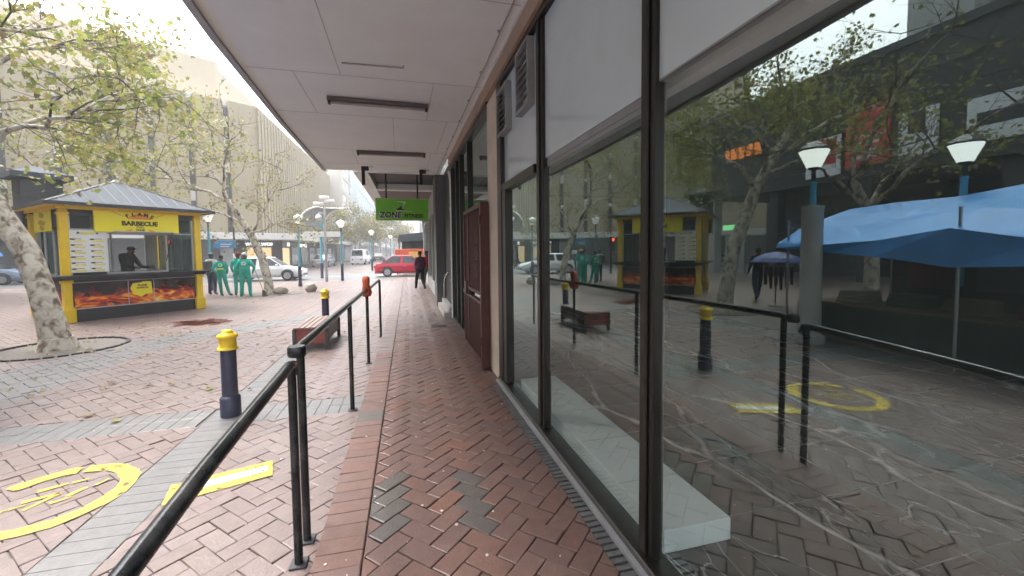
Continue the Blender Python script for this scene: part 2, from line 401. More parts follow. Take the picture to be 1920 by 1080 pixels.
# ------------------------------------------------------------------ the shop on the right
SH, SHR = (1.17, 0, 0), R(.9)     # local frame: x into the shop, y along the wall (y = world y roughly)
SHL = Matrix.Translation((1.17, 3, 0)) @ Matrix.Rotation(SHR, 4, 'Z') @ Matrix.Translation((0, -3, 0))
def shloc(x, y, z=0): return tuple(SHL @ Vector((x, y, z)))
def at_shop(o): o.matrix_world = SHL; return o
def shop():
    t = thing('shop_front', 'empty glass shop front with dark bronze frames under the pale canopy', 'shop'); at_shop(t)
    b = MB()                                         # frames
    def frame(x0, x1, y0, y1, z0, z1): b.boxb(x0, x1, y0, y1, z0, z1, .006)
    frame(-.03, .04, 1.80, 1.92, .065, 3.6); frame(-.045, -.03, 1.835, 1.885, .065, 3.6)
    frame(-.03, .04, 3.42, 3.60, .065, 3.6); frame(-.045, -.03, 3.48, 3.54, .065, 3.6)
    frame(-.055, .06, 4.86, 5.06, .065, 3.6); frame(-.045, .05, 4.70, 4.86, .07, 2.34)
    frame(-.03, .09, -.74, -.62, .065, 3.6); frame(.09, 6.0, -.72, -.64, .0, .065); frame(.09, 6.0, -.72, -.64, 3.55, 3.66)
    for x in (1.9, 3.9, 5.9): frame(x, x+.07, -.72, -.64, .065, 3.55)  # mullions of the added end glazing
    frame(-.07, .07, -.74, 5.058, .0, .065); frame(-.06, .06, -.74, 5.058, 3.6, 3.66)
    frame(-.05, .045, 3.62, 4.86, 2.34, 2.42)
    for y in (7.40, 8.42, 9.02, 9.86): frame(-.05, .05, y, y+.07, .065, 3.6)
    frame(-.06, .06, 5.66, 10.0, .0, .065); frame(-.06, .06, 5.66, 10.0, 3.56, 3.66)
    b.build('window_frame', M_bronze, t)
    b = MB(); b.boxb(.005, .05, 1.935, 3.40, 2.35, 2.43); b.boxb(.0, .03, 1.935, 3.40, 2.38, 2.395); b.build('transom', mat('transom_grey', (.28, .28, .27), .5, .2, .1, 5), t)
    b = MB(); b.boxb(-.10, -.07, -.74, 5.05, .005, .03); b.build('sill_strip', M_alu, t)
    b = MB()                                          # drain grating along the sill
    for k in range(110):
        y = -.6+k*.05; b.boxb(-.185, -.105, y, y+.032, .002, .012)
    b.build('grating', mat('grating_steel', (.2, .2, .2), .45, .6, .25, 8), t)
    def pane(y0, y1, z0, z1, x=0.):
        g = MB(); g.add([(x, y0, z0), (x, y1, z0), (x, y1, z1), (x, y0, z1)], [(0, 3, 2, 1)]); g.build('window_pane', M_shop_glass, t)
    pane(-.62, 1.80, .065, 2.445); pane(1.92, 3.42, .065, 2.35); pane(3.60, 4.70, .07, 2.34)
    wp = mat('painted_glass', (.60, .68, .655), .03, 0, .05, 1.3, spec=1.0, dirt=.4, dirtcol=(.52, .585, .56))
    for y0, y1, z0 in ((-.62, 1.80, 2.455), (1.92, 3.42, 2.43), (3.60, 4.86, 2.42)):
        g = MB(); g.boxb(-.004, .006, y0, y1, z0, 3.6); g.build('painted_pane', wp, t)
    g = MB(); g.boxb(-.006, .03, -.62, 1.80, 2.445, 2.455); g.build('glazing_bar', MATS['transom_grey'], t)
    for x0, x1 in ((.09, 1.9), (1.97, 3.9), (3.97, 5.9)):  # unseen glazed end, added to let daylight into the shop
        g = MB(); g.add([(x0, -.68, .065), (x1, -.68, .065), (x1, -.68, 3.55), (x0, -.68, 3.55)], [(0, 1, 2, 3)]); g.build('window_pane', M_glass, t)
    for y0, y1 in ((5.72, 7.40), (7.47, 8.42), (8.49, 9.02), (9.09, 9.86)): pane(y0, y1, .065, 3.56)
    b = MB(); b.boxb(-.05, .25, 5.06, 5.66, 0, 3.62, .008); b.build('pillar', M_cream, t)
    b = MB(); b.boxb(-.09, .1, -.74, 10.1, 3.66, 3.86); b.build('fascia', M_tan, t)
    b = MB(); b.boxb(-.105, -.09, -.74, 10.1, 3.83, 3.86); b.build('cornice', M_offwhite, t)
    # inside
    b = MB(); b.boxb(.12, .2, -.6, 4.9, 2.46, 3.72)
    b.build('bulkhead', mat('bulkhead_white', (.84, .85, .83), .8, 0, .04, 2), t)
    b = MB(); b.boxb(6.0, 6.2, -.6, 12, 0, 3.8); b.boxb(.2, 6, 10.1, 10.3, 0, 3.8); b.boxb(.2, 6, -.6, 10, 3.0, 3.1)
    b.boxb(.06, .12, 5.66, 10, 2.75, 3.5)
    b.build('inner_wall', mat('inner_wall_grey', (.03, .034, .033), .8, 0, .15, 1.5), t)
    b = MB(); b.boxb(.12, .5, 4.95, 5.03, 0, 2.5); b.build('partition', mat('partition_grey', (.17, .19, .185), .6, 0, .05, 2), t)
    b = MB(); b.boxb(.1, 6, -.7, 10.2, 3.8, 3.86); b.boxb(.24, 6.2, -.74, 30, 4.2, 9); b.boxb(-.09, .24, -.74, 10.2, 3.92, 9)
    b.build('wall', M_concrete, t)
    # canopy over the walk
    b = MB(); ED = [(-2.62, -1.8), (-2.78, 2.5), (-2.97, 5), (-3.08, 8), (-3.12, 12.26)]; b.prism(ED + [(-.08, 12.26), (-.08, -1.8)], 3.86, 4.2)
    b.build('canopy', M_soffit, t)
    b = MB(); b.prism(ED + [(x-.07, y) for x, y in ED[::-1]], 3.82, 4.26); b.build('canopy_edge', mat('edge_grey', (.42, .42, .42), .7, 0, .1, 3, dirt=.4), t)
    bj = mat('board_joint_grey', (.52, .49, .48), .9)  # darker strips laid on the soffit along its board joints
    def joint(*q): b = MB(); b.boxb(*q); b.build('board_joint', bj, t)
    for y in (1.6, 3.75, 5.72, 7.33, 9.75, 11.3): joint(-2.65 if y < 3 else -2.8 if y < 5 else -2.95 if y < 6 else -3.04, -.11, y, y+.008, 3.857, 3.8605)
    for i, (y0, y1) in enumerate(((3.758, 5.72), (5.728, 7.33), (7.338, 9.75), (9.758, 11.3))):
        x = (-1.9, -2.45, -1.3, -2.2)[i]; joint(x, x+.008, y0, y1, 3.857, 3.8605); x += 1.7 if x < -1.8 else .9; joint(x, x+.008, y0, y1, 3.8575, 3.8605)
shop()

def marble():
    m = bpy.data.materials.new('dark_marble'); m.use_nodes = True; n = m.node_tree.nodes; l = m.node_tree.links; b = n['Principled BSDF']
    b.inputs['Roughness'].default_value = .22
    tc = n.new('ShaderNodeTexCoord'); mp = n.new('ShaderNodeMapping'); mp.inputs['Rotation'].default_value = (0, 0, R(35)); mp.inputs['Scale'].default_value = (1, .34, 1)
    l.new(tc.outputs['Object'], mp.inputs[0])
    nz = n.new('ShaderNodeTexNoise'); nz.inputs['Scale'].default_value = 1.6; nz.inputs['Detail'].default_value = 5; l.new(mp.outputs[0], nz.inputs['Vector'])
    ad = n.new('ShaderNodeMix'); ad.data_type = 'RGBA'; ad.blend_type = 'ADD'; ad.inputs[0].default_value = .55
    l.new(mp.outputs[0], ad.inputs[6]); l.new(nz.outputs['Color'], ad.inputs[7])
    def vein(sc, w, off):
        v = n.new('ShaderNodeTexVoronoi'); v.feature = 'DISTANCE_TO_EDGE'; v.inputs['Scale'].default_value = sc
        l.new(ad.outputs[2], v.inputs['Vector'])
        r = n.new('ShaderNodeValToRGB'); r.color_ramp.elements[0].position = 0; r.color_ramp.elements[1].position = w
        r.color_ramp.elements[0].color = (1, 1, 1, 1); r.color_ramp.elements[1].color = (0, 0, 0, 1)
        l.new(v.outputs['Distance'], r.inputs[0]); return r.outputs[0]
    a = vein(1.1, .030, 0); c = vein(2.3, .012, 1)
    n2 = n.new('ShaderNodeTexNoise'); n2.inputs['Scale'].default_value = 1.1; n2.inputs['Detail'].default_value = 3; l.new(mp.outputs[0], n2.inputs['Vector'])
    r2 = n.new('ShaderNodeValToRGB'); r2.color_ramp.elements[0].position = .36; r2.color_ramp.elements[1].position = .55; l.new(n2.outputs[0], r2.inputs[0])
    ba = n.new('ShaderNodeValToRGB'); l.new(n2.outputs[0], ba.inputs[0])
    ba.color_ramp.elements[0].color = (.022, .024, .025, 1); ba.color_ramp.elements[1].color = (.10, .066, .046, 1); ba.color_ramp.elements[0].position = .4; ba.color_ramp.elements[1].position = .75
    ml = n.new('ShaderNodeMath'); ml.operation = 'MULTIPLY'; l.new(a, ml.inputs[0]); l.new(r2.outputs[0], ml.inputs[1])
    mx = n.new('ShaderNodeMath'); mx.operation = 'MULTIPLY_ADD'; l.new(c, mx.inputs[0]); mx.inputs[1].default_value = .45; l.new(ml.outputs[0], mx.inputs[2])
    mm = n.new('ShaderNodeMix'); mm.data_type = 'RGBA'; l.new(mx.outputs[0], mm.inputs[0]); l.new(ba.outputs[0], mm.inputs[6]); mm.inputs[7].default_value = (.8, .72, .64, 1)
    l.new(mm.outputs[2], b.inputs['Base Color']); MATS['dark_marble'] = m
    return m
def shop_floor():
    b = MB(); mm = marble()
    x = .07
    b.boxb(.07, 6, -.64, 10.1, -.05, .012); o = b.build('shop_floor', mm); at_shop(o); struct(o)
    b = MB()
    for x in (.55, 1.15, 1.75, 2.35, 2.95, 3.55, 4.15, 4.75): b.boxb(x, x+.006, -.64, 10.1, .0125, .0145)
    for y in [-.35+i*.6 for i in range(17)]: b.boxb(.07, 6, y, y+.006, .0125, .0140)
    o = b.build('floor_tile_joint', mat('tile_joint', (.17, .17, .165), .7)); at_shop(o); struct(o)
    b = MB(); b.boxb(.10, .53, 1.88, 4.62, .016, .145, .004)
    b.cur = 1
    for y in (2.35, 2.95, 3.55, 4.15): b.boxb(.10, .53, y, y+.005, .1452, .1462)
    o = b.build('display_plinth', [mat('plinth_white', (.70, .76, .73), .5, 0, .04, 5, dirt=.15), mat('plinth_joint', (.45, .47, .46), .8)]); at_shop(o)
    tag(o, 'low white tiled display plinth on the dark marble floor behind the glass', 'plinth')
shop_floor()

def gate():
    m = mat('oxide_red', (.088, .030, .024), .5, .1, .2, 8, bump=.1)
    t = thing('security_gate', 'red brown steel security gate folded open against the shop wall', 'gate'); at_shop(t)
    X0, X1, Y0, Y1 = -.17, -.11, 5.56, 7.2
    b = MB()
    b.boxb(X0-.01, X1+.05, Y0, Y0+.07, .02, 2.30, .004); b.boxb(X0, X1, Y1-.06, Y1, .05, 2.30, .004); b.boxb(X0, X1, Y0+.07, Y1-.06, 2.24, 2.30); b.boxb(X0, X1, Y0+.07, Y1-.06, .05, .11)
    b.boxb(X0, X1, Y0+.07, Y1-.06, 1.02, 1.07); b.boxb(X0, X1, Y0+.07, Y1-.06, .90, .94); b.boxb(X0+.001, X1-.001, 6.70, 6.75, .11, 2.3)
    b.build('gate_frame', m, t)
    b = MB(); b.boxb(X0+.02, X0+.028, Y0+.07, Y1-.06, .11, .90)
    for k in range(30): b.boxb(X0+.012, X0+.02, Y0+.1+k*.05, Y0+.115+k*.05, .12, .89)
    b.build('sheet_panel', m, t)
    for k in range(18): 
        b = MB(); y = Y0+.13+k*.085
        if y > 6.66 and y < 6.78: continue
        b.boxb(X0+.02, X0+.036, y, y+.022, 1.07, 2.3); b.build('gate_bar', m, t)
    b = MB()
    for z in (1.35, 1.6, 1.85):
        b.tube([(X0+.028+.0*i, 6.1+.09*math.cos(i*math.pi/6), z+.09*math.sin(i*math.pi/6)) for i in range(13)], .008, 6)
    b.build('scroll_ornament', m, t)
    b = MB(); b.boxb(X0-.03, X1+.01, 6.78, 6.95, .93, 1.14, .006); b.build('lock_box', m, t)
    b = MB(); b.boxb(X0-.06, X0-.03, 6.84, 6.87, .96, 1.02, .004); b.build('padlock', M_steel, t)
    for z in (.35, 2.0):
        b = MB(); b.tube([(X0-.02, Y0-.012, z), (X0-.02, Y0-.012, z+.12)], .014, 8); b.build('hinge', m, t)
gate()

def louvre(y0, y1, z0, z1, lab):
    t = thing('louvre_vent', lab, 'vent', group='louvred vents above the shop windows'); at_shop(t)
    b = MB(); x0, x1 = -.075, .02
    b.boxb(x0, x1, y0, y0+.03, z0, z1); b.boxb(x0, x1, y1-.03, y1, z0, z1); b.boxb(x0, x1, y0+.03, y1-.03, z0, z0+.03); b.boxb(x0, x1, y0+.03, y1-.03, z1-.03, z1)
    b.build('vent_frame', M_offwhite if 0 else mat('vent_grey', (.3, .3, .29), .6, .2, .1, 6), t)
    b = MB(); b.boxb(.0, .01, y0+.03, y1-.03, z0+.03, z1-.03); b.build('vent_back', M_black, t)
    b = MB(); n = 8
    for k in range(n):
        z = z0+.05+k*(z1-z0-.09)/(n-1)
        b.add([(x0+.005, y0+.03, z-.018), (x0+.005, y1-.03, z-.018), (x0+.07, y1-.03, z+.024), (x0+.07, y0+.03, z+.024),
               (x0+.005, y0+.03, z-.012), (x0+.005, y1-.03, z-.012), (x0+.07, y1-.03, z+.03), (x0+.07, y0+.03, z+.03)],
              [(0, 1, 2, 3), (7, 6, 5, 4), (0, 4, 5, 1), (3, 2, 6, 7)])
    b.build('slat', MATS['vent_grey'], t)
louvre(3.70, 4.12, 2.98, 3.58, 'larger louvred vent at the top of the window by the dark mullion')
louvre(4.52, 4.98, 2.98, 3.50, 'smaller louvred vent high beside the cream pillar')

def fixture(x, y, rz, L, lab, g=True):
    t = thing('fluorescent_light', lab, 'light fitting', (x, y, 3.855), rz, 'unlit fluorescent battens under the canopy')
    b = MB(); b.boxb(-L/2, L/2, -.055, .055, -.05, 0, .006); b.build('batten', mat('batten_rust', (.16, .13, .115), .7, .1, .25, 9), t)
    b = MB(); b.tube([(-L/2+.05, 0, -.075), (L/2-.05, 0, -.075)], .019, 10); b.build('tube', mat('tube_grey', (.42, .38, .35), .4), t)
    for s in (-1, 1):
        b = MB(); b.boxb(s*(L/2-.03)-.02, s*(L/2-.03)+.02, -.03, .03, -.10, -.048, .004); b.build('lamp_holder', M_dark, t)
fixture(-.36, 6.53, R(2), 1.42, 'unlit brown fluorescent batten on the canopy, the nearer and larger of the two')
fixture(-.30, 9.78, R(-1), 1.48, 'unlit thin fluorescent batten on the canopy, the farther one near the green sign')
def conduit():
    b = MB(); b.tube([(-.70, 5.31, 3.848), (.0, 5.29, 3.848), (0, 5.23, 3.848)], .009, 6)
    tag(b.build('conduit', mat('conduit_paint', (.45, .42, .40), .7)), 'thin painted conduit stub on the canopy ceiling before the first batten', 'conduit')
conduit()
def cable():
    b = MB(); b.tube([(1.0, -.5, 3.852), (.97, 3, 3.848), (.93, 6, 3.852), (.89, 9.0, 3.848), (.85, 12.1, 3.852)], .008, 6)
    for k in range(12): x = 1.0-.0125*(.7+k); b.boxb(x-.016, x+.016, .2+k, .225+k, 3.838, 3.86)
    tag(b.build('ceiling_cable', mat('cable_grey', (.38, .36, .35), .7)), 'thin grey cable clipped along the canopy ceiling next to the tan fascia', 'cable')
cable()

def bracket(x, y, drop, lab):
    t = thing('canopy_bracket', lab, 'bracket', (x, y, 3.86), 0, 'black brackets hanging from the canopy end')
    b = MB(); b.boxb(-.05, .13, -.05, .05, -.10, 0, .01); b.build('mounting_plate', M_black, t)
    b = MB(); b.boxb(-.045, .035, -.04, .04, -drop, -.1, .006); b.build('post', M_black, t)
    b = MB(); b.lathe([(.05, 0), (.05, -.012), (.03, -.02)], (.2, 0, 0), 10); b.build('ceiling_rose', M_offwhite, t)
bracket(-1.08, 11.6, .48, 'black L shaped bracket hanging from the outer part of the canopy end')
bracket(.40, 11.8, .40, 'black L shaped bracket hanging from the canopy end near the shop wall')

def far_shops():
    # second building: narrower canopy with a dark recess, grey pillar, shop wall
    t = thing('far_shop_building', 'grey shop building with dark recessed canopy beyond the first canopy', 'building')
    b = MB()
    for bx in ((-1.42, -1.03, 12.27, 24), (1.12, 1.3, 12.27, 24), (-1.03, 1.12, 15.65, 15.95), (-1.03, 1.12, 12.27, 12.4)): b.boxb(bx[0], bx[1], bx[2], bx[3], 3.84, 4.1)
    b.boxb(-1.42, 1.3, 22.2, 24, 3.80, 3.84)
    b.build('canopy_soffit', M_soffit, t)
    b = MB(); b.boxb(-1.03, 1.12, 12.4, 15.65, 4.05, 4.1); b.build('recess_panel', M_black, t)
    b = MB(); b.boxb(-1.03, 1.12, 15.95, 22.2, 3.9, 4.0); b.build('recess_board', mat('recess_brown', (.2, .17, .165), .8), t)
    b = MB(); b.boxb(.80, 1.3, 12.3, 13.3, -.1, 3.84, .01); b.build('grey_pillar', mat('pillar_grey', (.115, .12, .125), .6, 0, .1, 3, streak=4), t)
    b = MB(); b.boxb(1.05, 1.3, 10.1, 12.3, -.1, 3.84); b.build('recessed_wall', M_dark, t)
    b = MB(); b.boxb(.92, 1.3, 13.3, 25.5, -.1, .5); b.boxb(.92, 1.3, 13.3, 25.5, 3.0, 3.84)
    for y in (13.3, 16.2, 19.2, 22.2, 25.2): b.boxb(.9, 1.3, y, y+.3, .5, 3.0)
    b.boxb(.8, 9, 13.3, 25.5, 4.1, 13); b.build('wall', mat('far_wall', (.42, .43, .43), .7, 0, .08, 1), t)
    for y in (13.6, 16.5, 19.5, 22.5):
        b = MB(); b.boxb(.98, 1.0, y, y+2.6, .5, 3.0); b.build('window', M_dglass, t)
    b = MB(); b.boxb(.62, .66, 17.2, 17.9, 2.5, 3.1, .01); b.boxb(.66, .9, 17.5, 17.56, 2.8, 2.86); b.build('blade_sign', M_white, t)
    b = MB(); b.boxb(.60, .618, 17.3, 17.8, 2.6, 3.0, .003); b.build('sign_face', mat('blue_panel', (.12, .3, .5), .4), t)
    p = MB(); p.tube([(1.02, 9.95, 0.02), (1.02, 9.95, 3.25), (1.0, 9.95, 3.4), (.98, 10.0, 3.5)], .035, 10)
    p.boxb(.98, 1.06, 9.9, 10.0, 2.6, 2.66); p.boxb(.98, 1.06, 9.9, 10.0, .9, .96)
    tag(p.build('rain_pipe', M_white), 'white rain pipe running down the wall between the shop windows and the grey pillar', 'pipe')
    h = MB(); h.tube([(.98, 11.9, .0), (.98, 11.9, .68), (.985, 11.82, .82), (1.0, 11.6, .95), (1.03, 11.1, 1.08)], .022, 10)
    tag(h.build('step_handrail', mat('stainless', (.6, .6, .6), .25, .9)), 'bent stainless handrail at the shop step before the grey pillar', 'handrail')
    s = MB(); s.boxb(.82, 1.05, 10.15, 12.28, -.01, .14, .006); s.boxb(.94, 1.05, 10.15, 12.28, .14, .26, .006)
    tag(s.build('entrance_step', M_concrete), 'grey concrete entrance step below the bent stainless handrail', 'step')
    d = MB(); d.boxb(.45, .78, 9.0, 9.25, .004, .012, .002)
    tag(d.build('drain_cover', M_dark), 'small dark drain cover in the walk by the white rain pipe', 'drain cover')
far_shops()

def fitness_sign():
    t = thing('hanging_sign', 'green ZONE FITNESS sign hanging on two rods from the canopy', 'sign', (-.13, 13.0, 2.57))
    g = mat('sign_green', (.17, .52, .03), .4, 0, .1, 2); w = .755
    b = MB(); b.boxb(-w, w, -.05, .05, 0, .63, .008); b.build('sign_box', g, t)
    b = MB(); b.boxb(-w-.012, w+.012, -.056, .056, .615, .645); b.boxb(-w-.012, w+.012, -.056, .056, -.015, .012); b.boxb(-w-.012, -w+.012, -.056, .056, .012, .615); b.boxb(w-.012, w+.012, -.056, .056, .012, .615)
    b.build('sign_trim', mat('trim_green', (.25, .5, .12), .4), t)
    b = MB(); text_into(b, 'ZONE', .225, face_m(-.355, -.058, .14), bold=.007, shear=.12)
    text_into(b, 'FITNESS', .158, face_m(.33, -.058, .12), bold=.005)
    b.build('lettering', M_black, t)
    b = MB(); text_into(b, 'ZONE', .225, face_m(-.362, -.0535, .132), bold=.016, shear=.12, ext=.001)
    b.build('lettering_outline', mat('sign_white', (.75, .8, .7), .5), t)
    b = MB(); b.slab([(-.2, .30), (.02, .45), (-.03, .34), (.1, .29)], -.062, -.05); b.build('emblem', M_black, t)
    b = MB(); b.slab([(-.19, .555), (.1, .545), (.0, .38), (-.03, .34), (.02, .45), (.06, .52), (-.1, .54)], -.060, -.05)
    b.slab([(-.2, .285), (.05, .285), (.36, .24), (.1, .27), (-.18, .262)], -.060, -.05); b.build('emblem_outline', MATS['sign_white'], t)
    for x in (-.46, .45):
        b = MB(); b.tube([(x, 0, .63), (x, 0, 1.48 if x < 9 else 1)], .022, 8); b.build('rod', M_black, t)
fitness_sign()

# ------------------------------------------------------------------ railing
def railing():
    m = mat('rail_paint', (.018, .02, .022), .2, .2, .3, 14, bump=.10, bscale=40, dirt=.7, dirtcol=(.09, .09, .085))
    X = -.64; r = .028
    def post(t, y, top, name='post', rr=.0235):
        b = MB(); b.tube([(X, y, PZ), (X, y, top)], rr, 12); b.build(name, m, t)
        b = MB(); b.boxb(X-.045, X+.045, y-.045, y+.045, PZ+.002, PZ+.012, .003); b.build('base_plate', M_dark, t)
    t = thing('railing', 'nearest black pipe railing with paint worn along its top beside the raised walk', 'railing', group='black pipe railings along the walk edge')
    b = MB(); b.tube([(X, -2.0, .80), (X, 1.06, .92), (X, 1.5, .965), (X, 2.46, 1.03), (X, 2.52, 1.02), (X, 2.54, .97)], r, 14); b.build('handrail', m, t)
    post(t, 2.50, 1.03); post(t, .2, .88); post(t, -1.9, .8)
    t = thing('railing', 'black pipe railing of the second length, starting at the paired posts', 'railing', group='black pipe railings along the walk edge')
    b = MB(); b.tube([(X, 2.62, 1.07), (X, 2.72, 1.085), (X, 4.86, 1.07), (X, 6.85, 1.05)], r*.95, 14); b.build('handrail', m, t)
    b = MB(); b.lathe([(.045, 0), (.05, .01), (.05, .05), (.045, .06)], (X, 2.62, 1.045), 14); b.build('end_ring', m, t)
    post(t, 2.70, 1.08); post(t, 4.86, 1.07); post(t, 6.85, 1.05)
    t = thing('railing', 'farthest short length of black pipe railing before the street corner', 'railing', group='black pipe railings along the walk edge')
    b = MB(); b.tube([(X+.02, 6.95, 1.05), (X+.05, 8.9, 1.05), (X+.05, 9.0, 1.0)], r*.9, 12); b.build('handrail', m, t)
    X = -.58; post(t, 8.9, 1.05)
railing()
def rail_cloth():
    rnd = random.Random(6); b = MB(); n = 14; vs = []; prof = [(.02, 1.31), (.055, 1.29), (.07, 1.22), (.062, 1.14), (.078, 1.06), (.085, .98), (.07, .93), (.05, .92)]
    for r, z in prof:
        for k in range(n):
            a = 2*math.pi*k/n; q = r*(1+.22*math.sin(3*a+z*9)+rnd.uniform(-.08, .08)); vs.append((q*.82*math.cos(a), q*1.0*math.sin(a), 1.05+(z-1.05)*.8-.12+rnd.uniform(-.01, .01)))
    b.add(vs, [(i*n+k, i*n+(k+1) % n, (i+1)*n+(k+1) % n, (i+1)*n+k) for i in range(len(prof)-1) for k in range(n)]+[tuple(range(n))[::-1]], True)
    tag(b.build('orange_bag', mat('orange_cloth', (.48, .085, .03), .75, 0, .2, 14, bump=.4), loc=(-.64, 6.85, .12)), 'crumpled orange bag pulled over the top of a black rail post', 'bag')
rail_cloth()

# ------------------------------------------------------------------ bollards, bench, markings
def bollard():
    t = thing('bollard', 'navy bollard with a yellow cap on the grey band beside the railing', 'bollard', (-1.91, 5.06, PZ), 0, 'navy bollards with yellow caps')
    b = MB(); b.lathe([(.098, 0), (.098, .20), (.088, .215), (.076, .225)], n=20); b.build('base_sleeve', M_navy, t)
    b = MB(); b.lathe([(.076, .22), (.074, .73)], n=20); b.build('shaft', M_navy, t)
    b = MB(); b.lathe([(.098, .73), (.100, .745), (.086, .75), (.082, .76), (.082, .855), (.098, .86), (.098, .885), (.06, .905), (.05, .915), (.05, .935), (.02, .942)], n=20); b.build('cap', M_yellow, t)
    return t
bo = bollard()
place(copy_tree(bo), (-1.82, 10.0, PZ), 0, 'navy bollard with a yellow cap standing behind the slatted bench')
place(copy_tree(bo), (-8.6, 3.2, PZ), 0, 'navy bollard with a yellow cap near the blue tarpaulin stall')

def bench():
    t = thing('bench', 'slatted bench with red brown end panel standing on the plaza', 'bench', (-1.73, 8.05, PZ))
    dk = mat('bench_frame', (.06, .055, .055), .5, .2)
    sl_ = mat('bench_slats', (.22, .16, .14), .6, 0, .2, 8, streak=.2)
    red = mat('bench_panel', (.25, .055, .04), .5, 0, .15, 6)
    for x in (-.27, .27):
        for y in (0.03, 1.32):
            b = MB(); b.boxb(x-.03, x+.03, y-.03, y+.03, 0, .39, .005); b.build('leg', dk, t)
    b = MB()
    for k in range(6): b.boxb(-.28+k*.095, -.28+k*.095+.08, -.02, 1.38, .39, .42, .004)
    b.build('seat', sl_, t)
    b = MB(); b.boxb(-.24, .24, .015, .04, .12, .385, .004); b.build('end_panel', red, t)
    b = MB(); b.boxb(.0, .13, .008, .0145, .25, .30); b.build('panel_slot', M_black, t)
    b = MB(); b.boxb(-.24, .24, 1.30, 1.34, .12, .385, .004); b.build('end_panel', red, t)
    for x in (-.275, .25):
        b = MB(); b.boxb(x, x+.025, .06, 1.29, .14, .385, .004); b.build('side_panel', sl_ if x < 0 else mat('bench_side', (.10, .09, .09), .5), t)
bench()

def worn_paint(name, col):
    m = bpy.data.materials.new(name); m.use_nodes = True; n = m.node_tree.nodes; l = m.node_tree.links; b = n['Principled BSDF']
    b.inputs['Base Color'].default_value = (*col, 1); b.inputs['Roughness'].default_value = .55
    tc = n.new('ShaderNodeTexCoord'); nz = n.new('ShaderNodeTexNoise'); nz.inputs['Scale'].default_value = 9; nz.inputs['Detail'].default_value = 9; nz.inputs['Roughness'].default_value = .75
    l.new(tc.outputs['Object'], nz.inputs['Vector'])
    rp = n.new('ShaderNodeValToRGB'); rp.color_ramp.elements[0].position = .37; rp.color_ramp.elements[1].position = .47; l.new(nz.outputs[0], rp.inputs[0])
    tr = n.new('ShaderNodeBsdfTransparent'); mx = n.new('ShaderNodeMixShader')
    l.new(rp.outputs[0], mx.inputs[0]); l.new(tr.outputs[0], mx.inputs[1]); l.new(b.outputs[0], mx.inputs[2]); l.new(mx.outputs[0], n['Material Output'].inputs[0])
    return m
WP_Y = worn_paint('worn_yellow', (.45, .33, .035)); WP_W = worn_paint('worn_white', (.52, .53, .5))
